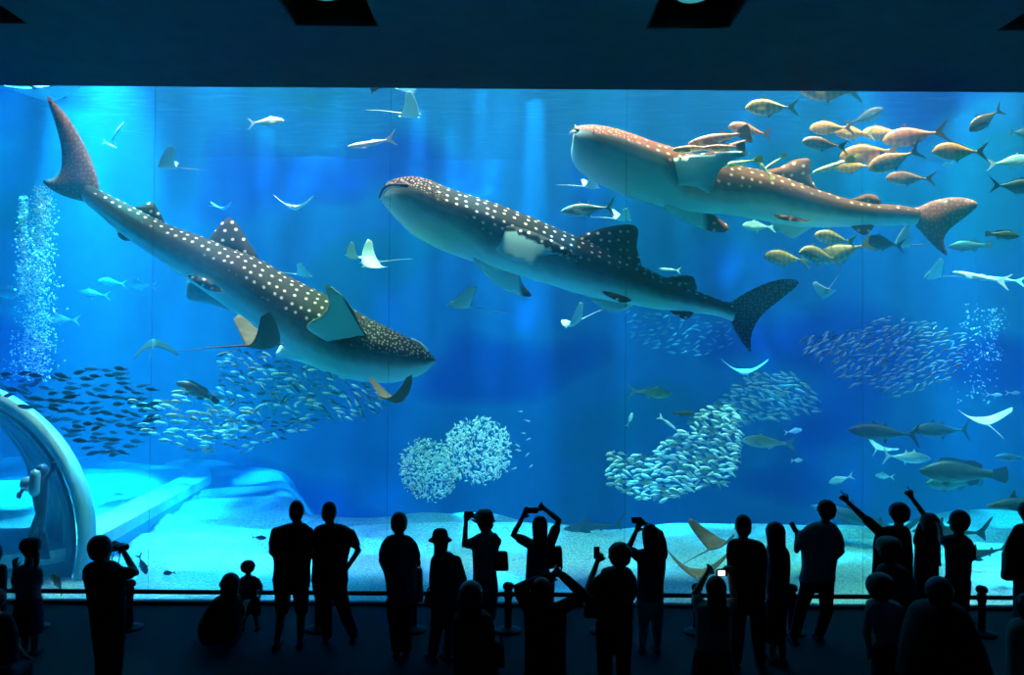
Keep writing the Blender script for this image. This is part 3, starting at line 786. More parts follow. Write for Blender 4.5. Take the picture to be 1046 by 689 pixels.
SRC = {}
def fish_source(key, kind, tail, m_body, m_fin, deep=1.0, bend=0.0):
    """builds one fish of body length 1 with its parts; copies share its meshes"""
    root = empty('fish', (0, 0, 0))
    def X(x, z, y): # body coords from nose
        xx = 0.5 - x
        return Vector((xx, y + bend * max(0, x - 0.4) ** 2, z * deep))
    V, Fc = fish_body_geo(kind)
    V = [Vector((v.x, v.y + bend * max(0, (0.5 - v.x) - 0.4) ** 2, v.z * deep)) for v in V]
    mesh_obj('body', V, Fc, m_body, root)
    plate('tail_fin', [(1 + a, b) for a, b in TAIL[tail]], X, 0.006, m_fin, root)
    for ol in DORS[kind]: plate('dorsal_fin', ol, X, 0.008, m_fin, root)
    for ol in VENT[kind]: plate('ventral_fin', ol, X, 0.008, m_fin, root)
    pr = PROF[kind]
    w = arr_interp([p[0] for p in pr], [p[3] for p in pr], 0.30)
    for s in (-1, 1):
        def XP(x, z, y, s=s): return Vector((0.5 - x, s * (w * 0.9 + max(0, x - 0.28) * 0.45) + y, z * deep))
        plate('pectoral_fin', [(.27, -.01), (.33, .01), (.42, -.02), (.47, -.06), (.38, -.075), (.29, -.05)], XP, 0.005, m_fin, root)
        bm = bmesh.new()
        we = arr_interp([p[0] for p in pr], [p[3] for p in pr], 0.11)
        bmesh.ops.create_uvsphere(bm, u_segments=10, v_segments=8, radius=0.016)
        for v in bm.verts: v.co += Vector((0.5 - 0.11, s * we * 0.9, 0.025 * deep))
        bm_obj('eye', bm, m_eye, root, True)
    SRC[key] = [root, False]

def copy_tree(o, parent=None):
    c = o.copy(); COL.objects.link(c); c.parent = parent
    if parent is None:
        for k in list(c.keys()): del c[k]
    for ch in o.children: copy_tree(ch, c)
    return c

rng = random.Random(7)
def put(key, name, label, cat, px, py, ln, ang, face, Y, group=None, yaw=None, roll=0, full=1.2):
    """ln: length in photo pixels nose to tail tip; ang: degrees the nose is raised; face: -1 left, 1 right"""
    src = SRC[key]
    if not src[1]: o = src[0]; src[1] = True
    else: o = copy_tree(src[0])
    o.name = name
    if yaw is None: yaw = rng.uniform(-22, 22)
    if cat == 'fish': ln *= 1.07
    L = ln / F * Y / full / max(0.4, math.cos(R(yaw)))
    o.scale = (L, L, L)
    o.location = at(px, py, Y)
    rz = (0 if face > 0 else PI) + R(yaw)
    o.rotation_euler = (Matrix.Rotation(rz, 3, 'Z') @ Matrix.Rotation(-R(ang), 3, 'Y') @ Matrix.Rotation(R(roll), 3, 'X')).to_euler()
    tag(o, label, cat, group)
    return o

m_gold = fish_mat('fish_gold', (0.50, 0.22, 0.05), (0.95, 0.46, 0.12), (0.90, 0.62, 0.36), bars=0.3)
m_yel = fish_mat('fish_yellow_green', (0.50, 0.40, 0.10), (0.85, 0.72, 0.30), (0.75, 0.85, 0.75), bars=0.35)
m_pink = fish_mat('fish_pink_brown', (0.42, 0.16, 0.09), (0.80, 0.36, 0.22), (0.70, 0.48, 0.40), bars=0.25)
m_silv = fish_mat('fish_silver', (0.10, 0.25, 0.30), (0.55, 0.8, 0.85), (0.9, 0.95, 0.95), rough=0.3)
m_blue = fish_mat('fish_slate', (0.015, 0.03, 0.045), (0.04, 0.075, 0.10), (0.14, 0.22, 0.26), rough=0.5, spec=0.2)
m_green = fish_mat('fish_olive', (0.03, 0.035, 0.025), (0.08, 0.085, 0.05), (0.16, 0.18, 0.14), mott=0.6, spec=0.2)
m_brown = fish_mat('fish_brown', (0.22, 0.15, 0.10), (0.42, 0.32, 0.22), (0.6, 0.55, 0.45), mott=0.6)
m_pale = fish_mat('fish_pale', (0.60, 0.80, 0.82), (0.80, 0.95, 0.95), (0.95, 1.0, 1.0), rough=0.4)
m_cream = fish_mat('fish_cream', (0.75, 0.75, 0.55), (0.95, 0.95, 0.80), (1, 1, 0.95), rough=0.4)
m_finy = plain('fin_yellow', (0.75, 0.60, 0.18), 0.5)
m_finb = plain('fin_brown', (0.30, 0.17, 0.09), 0.5)
m_finp = plain('fin_pale', (0.65, 0.85, 0.88), 0.5)
m_find = plain('fin_dark', (0.03, 0.05, 0.07), 0.5)

fish_source('gold', 'trevally', 'fork', m_gold, m_finb, deep=1.12)
fish_source('goldy', 'trevally', 'fork', m_gold, m_finy, deep=1.12)
fish_source('yellow', 'trevally', 'fork', m_yel, m_finy, deep=1.1)
fish_source('pink', 'trevally', 'fork', m_pink, m_finb)
fish_source('olive', 'trevally', 'fork', m_green, m_find)
fish_source('cyanfish', 'trevally', 'fork', m_silv, m_finp)
fish_source('darkfish', 'trevally', 'fork', m_blue, m_find)
fish_source('tuna', 'tuna', 'lunate', m_silv, m_finp)
fish_source('darktuna', 'tuna', 'lunate', m_blue, m_find)
fish_source('pale', 'silver', 'fork', m_pale, m_finp, bend=0.25)
fish_source('cream', 'silver', 'fork', m_cream, m_finp)
fish_source('palelong', 'slender', 'fork', m_pale, m_finp, bend=0.35)
fish_source('grouper', 'grouper', 'fan', m_brown, m_finb)
fish_source('darkgrouper', 'grouper', 'fan', m_green, m_find)
fish_source('remora', 'slender', 'fan', m_pink, m_finb, deep=1.3)
fish_source('remorapale', 'slender', 'fan', m_cream, m_finy, bend=0.3)
fish_source('reefshark', 'shark', 'shark', m_blue, m_find)

GG = 'golden trevallies by the upper whale shark tail'
G = [
 ('goldy', 'golden fish swimming at the waterline, cut by the window top', 843, 94, 54, 2, -1, 14.2),
 ('yellow', 'yellow-tailed silvery fish just under the waterline, left of the golden school', 783, 110, 46, 3, -1, 14.0),
 ('pink', 'pinkish fish above the remoras on the upper whale shark', 762, 132.5, 42, 8, -1, 14.6),
 ('gold', 'topmost left golden fish of the school, first in its upper row', 845, 131, 37, 3, -1, 14.8),
 ('goldy', 'golden fish second in the upper row of the school', 869, 136, 38, 0, -1, 15.1),
 ('gold', 'pale golden fish in the middle of the upper row of the school', 898, 136, 40, -4, -1, 15.4),
 ('gold', 'golden fish with dark tail at the right end of the upper row', 928, 140, 52, -6, -1, 14.6),
 ('pink', 'silvery pink striped fish at the left end of the school', 838, 147, 43, 6, -1, 14.0),
 ('goldy', 'golden fish in the middle of the school, below the upper row', 883, 157, 50, -4, -1, 14.5),
 ('gold', 'golden fish tilted nose down with its tail raised, middle of the school', 909, 165, 52, -22, -1, 14.3),
 ('gold', 'small golden fish behind the upper whale shark dorsal fin', 868, 170, 36, 2, -1, 15.4),
 ('pink', 'brown barred fish alone below the golden school', 925, 182, 40, 4, -1, 14.6),
 ('gold', 'golden brown fish alone to the right of the school', 975, 155, 50, 0, -1, 14.4),
 ('olive', 'olive fish with raised tail near the top right of the window', 1004, 124, 44, -33, -1, 14.7),
 ('darkfish', 'small dark fish facing right above the golden school', 887, 118, 33, 22, 1, 15.6),
 ('cyanfish', 'pale blue fish facing right at the right edge, above a black one', 1036, 165, 38, 4, 1, 15.0),
 ('darkfish', 'black fish facing right at the right edge of the window', 1040, 190.5, 46, -2, 1, 14.3),
 ('darkfish', 'dark fish cut by the right edge just below the waterline', 1044, 136, 26, 0, 1, 15.6),
 ('yellow', 'yellow-finned fish directly under the upper whale shark, topmost of that cluster', 849, 243, 40, 8, -1, 14.2),
 ('yellow', 'yellow-finned fish leading the cluster under the upper whale shark', 799, 263.5, 42, 5, -1, 14.3),
 ('yellow', 'yellow-finned fish in the middle of the cluster under the upper whale shark', 834, 261, 46, 5, -1, 13.9),
 ('yellow', 'yellow-finned fish last in the cluster, tail fin raised', 856, 259, 50, -18, -1, 14.6),
 ('olive', 'greenish fish under the second dorsal of the upper whale shark', 900, 248, 42, 5, -1, 15.2),
 ('darkgrouper', 'dark mottled fish facing right near the right edge, below the whale shark tail', 1027, 240, 30, -5, 1, 15.0),
 ('darkgrouper', 'dim mottled fish beside the upper whale shark tail fin', 987, 251, 36, 0, -1, 17.0),
 ('palelong', 'long pale fish drifting nose left at the right of the window', 995, 282, 44, 14, -1, 16.0),
 ('palelong', 'long pale fish behind its twin at the right of the window', 1020, 285, 34, 8, -1, 17.0),
 ('cyanfish', 'tiny pale fish under the lone golden brown fish', 967, 168, 12, -20, -1, 18.0),
 ('tuna', 'silver tuna between the middle and upper whale sharks', 596, 214, 52, -3, -1, 13.6),
 ('pale', 'pale curved fish near the top, left of centre', 275, 124, 34, 4, 1, 15.0),
 ('palelong', 'long pale fish with raised tail left of the window seam', 375, 147, 45, -10, -1, 15.0),
 ('cyanfish', 'pale fish under the belly of the upper whale shark', 772, 231, 30, 4, -1, 16.5),
 ('grouper', 'brown fish nose-up under the left whale shark', 198, 398, 44, 24, -1, 14.5),
 ('cream', 'silver fish facing right in the middle below the dark tail fin', 668, 401, 38, -4, 1, 15.0),
 ('cream', 'cream-coloured fish facing left between the two right-hand schools', 780, 451, 46, 2, -1, 15.0),
 ('darktuna', 'grey tuna, left one of the pair at the lower right', 897, 441, 64, 3, -1, 16.0),
 ('darktuna', 'grey tuna, right one of the pair at the lower right', 957, 439, 62, 0, -1, 16.4),
 ('tuna', 'pale tuna facing right below the tuna pair', 930, 467, 46, -3, 1, 16.6),
 ('darkgrouper', 'large dark grouper at the lower right', 976, 482, 78, 2, -1, 16.0),
 ('darkgrouper', 'dark grouper partly behind the large one at the lower right', 970, 492, 56, -2, -1, 17.5),
 ('darktuna', 'dark fish at the right edge below the bright manta', 1032, 467, 34, 2, -1, 16.6),
 ('darkgrouper', 'round dark fish above the big silver school', 700, 422, 20, 0, 1, 16.8),
 ('pale', 'small pale fish standing upright left of the round dark fish', 644, 427, 14, 70, 1, 17.4),
 ('palelong', 'small cyan fish slanting down beside the round dark fish', 684, 433, 20, -38, 1, 17.0),
 ('cyanfish', 'small pale fish with spread tail at the lower right of the window', 857, 490, 22, -20, -1, 17.0),
 ('cyanfish', 'small pale fish below the tuna pair, right of the one with spread tail', 902, 486, 18, 5, -1, 18.0),
 ('cyanfish', 'faint fish in the dim water left of the bubble column', 10, 300, 30, 0, -1, 22.0),
 ('cyanfish', 'faint fish right of the bubble column, upper one', 93, 300, 26, 4, -1, 21.0),
 ('cyanfish', 'faint fish right of the bubble column, lower one', 60, 326, 30, 2, -1, 19.0),
 ('cyanfish', 'faint fish under the left whale shark tail stalk', 143, 291, 28, 3, -1, 22.0),
 ('cyanfish', 'faint fish beside the tail stalk of the left whale shark', 112, 288, 22, 5, -1, 24.0),
 ('palelong', 'tiny pale fish below the dorsal fin of the middle whale shark tail', 682, 275, 20, 8, -1, 17.0),
 ('pale', 'small pale fish at the right edge above the bright manta, left one', 1018, 403, 14, 0, 1, 18.0),
 ('pale', 'small pale fish at the right edge above the bright manta, right one', 1037, 401, 14, 0, 1, 18.2),
 ('palelong', 'pale fish slanting down beneath the waterline at the left', 121, 132, 22, 45, 1, 16.5),
 ('palelong', 'pale thin fish low right of the big left tail fin', 113, 148, 16, -25, 1, 17.0),
 ('darkfish', 'small dark fish low over the sand beside the binocular man', 172, 585, 14, -10, -1, 12.8),
 ('olive', 'round dark fish over the sand beside the leftmost standing girl', 58, 594, 22, 60, -1, 12.4),
 ('darkfish', 'upright dark fish behind the binocular man elbow', 146, 578, 20, -70, 1, 13.0),
 ('darkfish', 'small dark fish over the sand left of the boy', 266, 549, 14, -5, 1, 14.5),
 ('cyanfish', 'small pale fish in front of the sand right of the cream fish', 815, 470, 12, 0, 1, 17.0),
 ('cyanfish', 'small pale fish above the lower right rays, next to the cream fish', 812, 440, 16, 10, 1, 18.0),
]
for key, lab, px, py, ln, ang, face, Y in G:
    nm = {'gold': 'golden_trevally', 'goldy': 'golden_trevally', 'yellow': 'yellow_trevally', 'pink': 'pink_trevally', 'olive': 'olive_fish', 'cyanfish': 'pale_fish', 'darkfish': 'dark_fish',
          'tuna': 'tuna', 'darktuna': 'grey_tuna', 'pale': 'pale_fish', 'cream': 'cream_fish', 'palelong': 'long_fish', 'grouper': 'grouper', 'darkgrouper': 'dark_grouper'}[key]
    put(key, nm, lab, 'fish', px, py, ln, ang, face, Y)
# remoras riding on the upper right whale shark
for i, (key, lab, px, py, ln, ang, Y) in enumerate([
    ('remora', 'remora riding highest above the upper whale shark, nose to the left', 729, 142, 62, -12, 14.2),
    ('remora', 'remora lying on the upper whale shark back, nearest its head', 706, 152, 44, -4, 14.0),
    ('remora', 'remora behind the other two, over the pectoral fin of the upper whale shark', 735, 151, 42, -3, 13.7),
    ('remora', 'small remora at the back of the group on the upper whale shark', 748, 149, 34, -22, 14.4),
    ('remorapale', 'pale remora on the spotted back behind the pectoral fin', 752, 167, 40, -10, 13.9),
    ('remorapale', 'pale yellowish remora nose-down before the dorsal fin of the upper whale shark', 779, 170, 26, 55, 14.1),
    ('remorapale', 'pale yellowish remora leaning on the dorsal fin of the upper whale shark', 788, 168, 26, -35, 14.2),
    ('remorapale', 'slim pale remora trailing from the dorsal fin tip of the upper whale shark', 846, 171, 40, -19, 14.5)]):
    put(key, 'remora', lab, 'fish', px, py, ln, ang, -1, Y, yaw=rng.uniform(-8, 8))
for i, (lab, px, py, ln, ang, face, Y) in enumerate([
    ('dark reef shark low over the sand behind the raised pointing arm', 872, 528, 96, 12, -1, 17.5),
    ('reef shark with upright tail fin just right of the pointing people', 965, 543, 88, 3, -1, 14.5),
    ('large dim reef shark cut by the right edge of the window', 1040, 514, 84, -4, -1, 14.8),
    ('dim reef shark resting on the far sand in the middle', 602, 538, 66, 0, -1, 18.5),
    ('dim reef shark over the sand at the far right, behind the standing woman', 1000, 566, 66, -8, -1, 13.6)]):
    put('reefshark', 'reef_shark', lab, 'shark', px, py, ln, ang, face, Y)

# ------------------------------------------------------------------ rays
def ray_source(key, m_top, m_bot, lift=0.35, sweep=0.15, tail=1.0):
    """a ray of wing span 1: nose +x, wings along y"""
    root = empty('ray', (0, 0, 0))
    n = 24
    def wing(s):   # s: -1..1 across -> (front x, back x, thickness, z)
        a = abs(s)
        front = 0.20 * (1 - a) ** 0.75 + (0.05 - sweep * a ** 1.3) * a
        back = -0.26 * (1 - a ** 0.8) - (sweep + 0.06) * a ** 1.2
        if a > 0.985: back = front - 0.008
        return front, min(back, front - 0.006), 0.050 * math.exp(-(a * 3.2) ** 2) + 0.012 * (1 - a) + 0.002, lift * a ** 1.7
    top, bot = [], []
    V, Fc = [], []
    m = 10
    for side in (1, -1):
        for i in range(n + 1):
            s = -1 + 2 * i / n
            f, b, t, z = wing(s)
            for j in range(m + 1):
                u = j / m
                x = lerp(f, b, u)
                th = t * math.sin(PI * min(1, max(0, u ** 0.7))) if 0 < j < m else 0
                V.append(Vector((x, s * 0.5, z + side * th + (0.006 if side > 0 else 0))))
    W = (n + 1) * (m + 1)
    mats = []
    for q in range(2):
        for i in range(n):
            for j in range(m):
                a = q * W + i * (m + 1) + j
                f = (a, a + 1, a + m + 2, a + m + 1)
                Fc.append(f if q else f[::-1]); mats.append(q)
    # rim
    rim = [i * (m + 1) for i in range(n + 1)] + [n * (m + 1) + j for j in range(1, m + 1)] + [i * (m + 1) + m for i in range(n - 1, -1, -1)] + [j for j in range(m - 1, 0, -1)]
    for a, b in zip(rim, rim[1:] + rim[:1]):
        Fc.append((a, b, b + W, a + W)); mats.append(0)
    body = mesh_obj('body', V, Fc, m_top, root)
    body.data.materials.append(m_bot)
    for p, k in zip(body.data.polygons, mats): p.material_index = k
    bm = bmesh.new(); bm.from_mesh(body.data); bmesh.ops.recalc_face_normals(bm, faces=bm.faces); bm.to_mesh(body.data); bm.free()
    bm = bmesh.new()
    tube(bm, [(-0.2, 0, 0.01), (-0.4, 0, 0.02), (-0.7 * tail, 0.01, 0.03), (-1.0 * tail - .1, 0.03, 0.02)], [0.02, 0.012, 0.007, 0.003], 6)
    bm_obj('tail', bm, m_top, root, True)
    bm = bmesh.new()
    for s in (-1, 1):
        tube(bm, [(0.14, s * 0.055, 0.0), (0.20, s * 0.075, -0.008), (0.245, s * 0.06, -0.02)], [0.018, 0.014, 0.004], 6)
    bm_obj('head_fins', bm, m_top, root, True)
    SRC[key] = [root, False]
m_rt = plain('ray_brown_top', (0.11, 0.08, 0.055), 0.7, vary=0.3, bscale=12)
m_rg = plain('ray_slate_top', (0.06, 0.09, 0.11), 0.6, vary=0.3, bscale=12)
m_rp = plain('ray_pale_top', (0.45, 0.75, 0.78), 0.6)
m_rb = plain('ray_belly', (0.72, 0.92, 0.92), 0.6)
m_rbb = plain('ray_belly_brownish', (0.17, 0.14, 0.10), 0.7)
ray_source('brown', m_rt, m_rbb, 0.42)
ray_source('droop', m_rt, m_rbb, -0.34)
ray_source('slate', m_rg, m_rb, 0.38)
ray_source('pale', m_rp, m_rb, 0.30)
ray_source('wide', m_rg, m_rb, 0.15, 0.22, 0.7)
def put_ray(key, label, px, py, span, Y, yaw, pitch, roll, name='eagle_ray'):
    """yaw: heading, 0 = right, 90 = away; pitch: nose up; roll: bank"""
    src = SRC[key]
    if not src[1]: o = src[0]; src[1] = True
    else: o = copy_tree(src[0])
    o.name = name
    S = span / F * Y
    o.scale = (S, S, S); o.location = at(px, py, Y)
    o.rotation_euler = (Matrix.Rotation(R(yaw), 3, 'Z') @ Matrix.Rotation(-R(pitch), 3, 'Y') @ Matrix.Rotation(R(roll), 3, 'X')).to_euler()
    tag(o, label, 'ray')
    return o
for a in [
 ('slate', 'small dark-winged ray at the upper left, long tail trailing right', 170, 170, 40, 15.0, 195, 5, 10),
 ('droop', 'brown ray with drooping wings below the tail stalk of the left whale shark', 157, 350, 44, 15.0, 110, 25, -8),
 ('brown', 'brown ray with both wings up, close under the left whale shark belly', 270, 352, 78, 13.2, 40, 6, 0),
 ('brown', 'brown ray with two raised wings under the left whale shark chin', 403, 408, 56, 12.9, 55, -6, -4),
 ('pale', 'bright ray with one wing raised between the left and middle whale sharks', 468, 312, 50, 14.5, 205, 8, 14),
 ('pale', 'pale ray banking steeply below the middle whale shark', 586, 330, 42, 15.5, 215, -20, 25),
 ('pale', 'pale ray gliding flat near the top, left of centre', 301, 212, 40, 16.0, 95, 5, 0),
 ('pale', 'faint pale ray above the left whale shark dorsal fin', 228, 213, 24, 18.0, 80, 5, 0),
 ('pale', 'pale ray diving right of the dark tail fin', 843, 300, 28, 15.5, 130, -50, 30),
 ('pale', 'bright manta with wings curved up at the right, above the tuna pair', 1004, 430, 50, 14.5, 80, 14, -4),
 ('brown', 'brown ray with one wing up over the sand, left of the tall man', 733, 556, 56, 12.8, 35, 16, 6),
 ('brown', 'long-tailed ray lying low over the sand behind the camera-holding child', 712, 586, 60, 11.9, 80, 2, 0),
 ('slate', 'small dark ray with a pointed wing at the right, under the whale shark tail', 952, 283, 36, 17.0, 170, 0, 15),
 ('slate', 'small dark ray with pale belly next to the greenish fish', 921, 250, 34, 15.5, 150, 5, 30),
 ('pale', 'cyan ray between the silver tuna and the upper whale shark head', 604, 191, 34, 16.0, 10, 0, 5),
 ('pale', 'cyan ray partly behind the dorsal fin of the middle whale shark', 636, 224, 36, 16.4, 15, 0, 8),
 ('wide', 'large pale manta at the waterline in the upper left corner', 48, 95, 118, 16.8, 100, 10, -8),
 ('pale', 'bright ray near the top right of the long pale fish', 420, 117, 42, 15.5, 20, 0, -20),
 ('pale', 'bright ray at the waterline right of the brown wing tip', 416, 91, 40, 16.0, 30, 0, -10),
 ('brown', 'brown wing tip of a ray hanging down from the waterline', 380, 86, 40, 13.8, 90, -70, 75),
 ('pale', 'bright ray tilted on its side left of the middle seam', 378, 269, 44, 14.8, 215, -10, -45),
 ('pale', 'pale ray seen edge-on behind the bright tilted one', 360, 262, 32, 15.2, 160, 10, 20),
 ('pale', 'pale ray gliding above the left whale shark pectoral fin', 311, 281, 34, 16.5, 10, -4, 0),
 ('pale', 'faint ray with curved wings left of the upper right small-fish school', 760, 380, 46, 19.0, 80, 5, 0),
 ('pale', 'pale ray twisting below the pair of grey tunas', 896, 456, 36, 17.5, 60, 10, 30),
]:
    put_ray(*a)

# ------------------------------------------------------------------ schools
def small_fish_mesh(name, mat, deep=0.13, wid=0.05, seg=6):
    V, Fc = [], []
    pr = [(0, .01, .01), (.12, .6, .6), (.35, 1, 1), (.6, .8, .7), (.82, .25, .3), (.9, .2, .15)]
    for x, h, w in pr:
        for k in range(seg):
            a = 2 * PI * k / seg
            V.append((0.5 - x, wid * w * math.sin(a), deep * h * math.cos(a)))
    for i in range(len(pr) - 1):
        for k in range(seg):
            a = i * seg + k; b = i * seg + (k + 1) % seg
            Fc.append((a, b, b + seg, a + seg))
    Fc.append(tuple(range(seg))[::-1])
    q = (len(pr) - 1) * seg
    Fc.append(tuple(q + k for k in range(seg)))
    b = len(V)
    V += [(-.36, 0.008, 0), (-.52, 0, deep * 0.95), (-.45, 0, 0), (-.52, 0, -deep * 0.95), (-.36, -0.008, 0)]
    Fc += [(b, b + 1, b + 2), (b, b + 2, b + 3), (b + 4, b + 2, b + 1), (b + 4, b + 3, b + 2)]
    me = bpy.data.meshes.new(name)
    me.from_pydata(V, [], Fc); me.materials.append(mat)
    me.polygons.foreach_set('use_smooth', [True] * len(me.polygons))
    return me
m_sdark = fish_mat('school_fish_dark', (0.008, 0.015, 0.03), (0.015, 0.03, 0.05), (0.04, 0.07, 0.10), rough=0.6, spec=0.1)
m_sbright = fish_mat('school_fish_bright', (0.35, 0.60, 0.62), (0.75, 0.95, 0.95), (1, 1, 1), rough=0.3)
m_scyan = fish_mat('school_fish_cyan', (0.50, 0.85, 0.85), (0.80, 1.0, 1.0), (0.9, 1, 1), rough=0.3)
m_sgrey = fish_mat('school_fish_grey', (0.08, 0.16, 0.22), (0.20, 0.34, 0.42), (0.38, 0.52, 0.60), rough=0.4)
me_dark = small_fish_mesh('dark_schooling_fish', m_sdark, 0.15, 0.06)
me_bright = small_fish_mesh('bright_schooling_fish', m_sbright, 0.13)
m_smid = fish_mat('school_fish_teal', (0.12, 0.32, 0.38), (0.30, 0.60, 0.66), (0.55, 0.85, 0.9), rough=0.4)
me_mid = small_fish_mesh('teal_schooling_fish', m_smid, 0.15, 0.06)
me_cyan = small_fish_mesh('cyan_schooling_fish', m_scyan, 0.16, 0.06)
me_grey = small_fish_mesh('grey_schooling_fish', m_sgrey, 0.13)
me_ball = small_fish_mesh('ball_fish', m_scyan, 0.20, 0.09, 5)

def inpoly(x, y, P):
    c = False
    for i in range(len(P)):
        a, b = P[i], P[i - 1]
        if (a[1] > y) != (b[1] > y) and x < (b[0] - a[0]) * (y - a[1]) / (b[1] - a[1]) + a[0]: c = not c
    return c
def spots_in(P, n, mind, r, edge=None, tries=60000):
    x0 = min(p[0] for p in P); x1 = max(p[0] for p in P); y0 = min(p[1] for p in P); y1 = max(p[1] for p in P)
    out = []
    while len(out) < n and tries:
        tries -= 1
        x, y = r.uniform(x0, x1), r.uniform(y0, y1)
        if not inpoly(x, y, P): continue
        if any(abs(x - a) < mind * 1.6 and abs(y - b) < mind * 0.7 for a, b in out): continue
        out.append((x, y))
    return out
def fish_rot(face, ang, yaw):
    return (Matrix.Rotation((0 if face > 0 else PI) + R(yaw), 3, 'Z') @ Matrix.Rotation(-R(ang), 3, 'Y')).to_euler()
def school(me, name, label, cat, group, P, n, ln, ang, face, Y, dY, mind, seed, spread=10, yawr=25):
    r = random.Random(seed)
    for x, y in spots_in(P, n, mind, r):
        a = ang(x, y) if callable(ang) else ang
        o = bpy.data.objects.new(name, me); COL.objects.link(o)
        Yq = Y + r.uniform(-dY, dY)
        L = ln * r.uniform(0.8, 1.2) / F * Yq
        o.scale = (L, L, L); o.location = at(x, y, Yq)
        o.rotation_euler = fish_rot(face, a + r.gauss(0, spread), r.uniform(-yawr, yawr))
        tag(o, label, cat, group)
school(me_dark, 'dark_fusilier', 'small dark fish in the school above the tunnel arch at left', 'fish', 'dark fusiliers in the left school',
       [(-6, 380), (20, 380), (60, 383), (88, 374), (125, 375), (128, 385), (158, 396), (160, 415), (158, 440), (140, 452), (115, 470), (95, 462), (80, 458), (62, 435), (30, 424), (0, 410)],
       118, 15.5, 2, -1, 15.5, 1.4, 5.0, 11)
school(me_bright, 'silver_sardine', 'small bright fish in the streak right of the dark school', 'fish', 'bright sardines right of the dark school',
       [(135, 408), (160, 412), (182, 400), (200, 398), (230, 418), (262, 416), (262, 430), (235, 455), (205, 462), (188, 462), (150, 440)],
       62, 15, 8, -1, 15.0, 1.2, 5.0, 12, 6)
school(me_mid, 'cyan_sardine', 'small pale blue fish in the loose school under the left whale shark', 'fish', 'pale fish under the left whale shark',
       [(228, 356), (262, 358), (290, 366), (330, 380), (375, 392), (400, 412), (385, 420), (360, 428), (330, 430), (310, 440), (275, 455), (245, 462), (215, 445), (212, 420), (222, 390)],
       225, 10.5, lambda x, y: 5 + (20 if x > 330 else 0), -1, 15.2, 1.4, 4.4, 13, 18, 50)
school(me_cyan, 'silver_sweeper', 'small silver-cyan fish in the curved school at centre right', 'fish', 'silver sweepers in the curved school',
       [(620, 460), (640, 463), (662, 466), (678, 452), (702, 434), (722, 416), (742, 412), (758, 430), (754, 468), (742, 496), (705, 500), (685, 512), (650, 508), (624, 494)],
       250, 11.5, lambda x, y: 12 if x > 680 else -8, -1, 15.8, 1.4, 3.6, 14, 16, 40)
school(me_grey, 'grey_sweeper', 'dim small fish in the upper arm of the curved school', 'fish', 'dim sweepers above the curved school',
       [(722, 420), (750, 395), (775, 380), (810, 382), (838, 405), (835, 420), (800, 430), (770, 428), (750, 440)],
       120, 11, 12, -1, 18.0, 1.5, 4.2, 15, 14, 40)
school(me_grey, 'grey_sardine', 'small grey fish slanting in the upper right school', 'fish', 'grey sardines in the upper right school',
       [(818, 345), (850, 340), (880, 335), (900, 322), (945, 328), (985, 340), (982, 360), (975, 385), (950, 395), (915, 405), (880, 392), (870, 396), (848, 372), (820, 362)],
       240, 9.5, lambda x, y: 35 if x < 870 else 18, 1, 16.2, 1.4, 3.8, 16, 12, 40)
# faint haze school behind the middle shark's tail stalk
school(me_grey, 'faint_sardine', 'faint tiny fish in the dim school below the middle whale shark tail', 'fish', 'faint fish below the middle whale shark',
       [(640, 318), (700, 322), (745, 330), (750, 350), (720, 365), (680, 360), (645, 345)], 70, 8, 10, 1, 21.0, 1.5, 5, 17, 20, 40)
school(me_bright, 'stray_fish', 'stray tiny fish in open water left of the fish balls and sweepers', 'fish', 'stray tiny fish in open water',
       [(525, 420), (545, 405), (545, 480), (525, 480)], 9, 6, 15, 1, 16, 0.5, 6, 18, 25, 40)

# two tight balls of tiny fish: the largest as fish of their own, the crowd behind them as one mass
def ball(cx, cy_, rx, ry, n, ncrowd, Y, seed, ln, label, group, crowd_label, ang):
    r = random.Random(seed)
    c = at(cx, cy_, Y); S = Y / F
    def spot(inner):
        while True:
            v = Vector((r.uniform(-1, 1), r.uniform(-1, 1), r.uniform(-1, 1)))
            if v.length <= 1: break
        v = v.normalized() * (v.length ** (0.8 if inner else 0.6))
        ca, sa = math.cos(R(ang)), math.sin(R(ang))
        p = Vector((v.x * rx, v.y * rx, v.z * ry)) * S
        return c + Vector((p.x * ca - p.z * sa, p.y, p.x * sa + p.z * ca)), v
    made = 0
    while made < n:
        p, v = spot(False)
        if v.y > 0.1: continue
        o = bpy.data.objects.new('silverside', me_ball); COL.objects.link(o)
        L = ln * S * r.uniform(0.8, 1.25)
        o.scale = (L, L, L); o.location = p; o.rotation_euler = fish_rot(1, r.uniform(-60, 60), r.uniform(-180, 180))
        tag(o, label, 'fish', group); made += 1
    V, Fc = [], []
    base = [v.co.copy() for v in me_ball.vertices]; bf = [tuple(p.vertices) for p in me_ball.polygons]
    for _ in range(ncrowd):
        p, v = spot(True)
        if v.y < -0.3: p.y = c.y + abs(p.y - c.y) * 0.5
        L = ln * S * r.uniform(0.7, 1.1)
        M = fish_rot(1, r.uniform(-60, 60), r.uniform(-180, 180)).to_matrix() * L
        b = len(V)
        V += [M @ q + p - c for q in base]; Fc += [tuple(k + b for k in f) for f in bf]
    o = mesh_obj('fish_ball_crowd', V, Fc, m_scyan); o.location = c
    tag(o, crowd_label, 'fish', None, 'stuff')
ball(438, 479, 30, 34, 150, 700, 15.2, 21, 4.9, 'tiny cyan fish in the lower left fish ball', 'silversides in the lower left ball', 'dense crowd of tiny fish filling the lower left fish ball', 20)
ball(489, 460, 36, 35, 150, 620, 16.5, 22, 5.6, 'tiny cyan fish in the upper right fish ball', 'silversides in the upper right ball', 'dense crowd of tiny fish filling the upper right fish ball', -10)
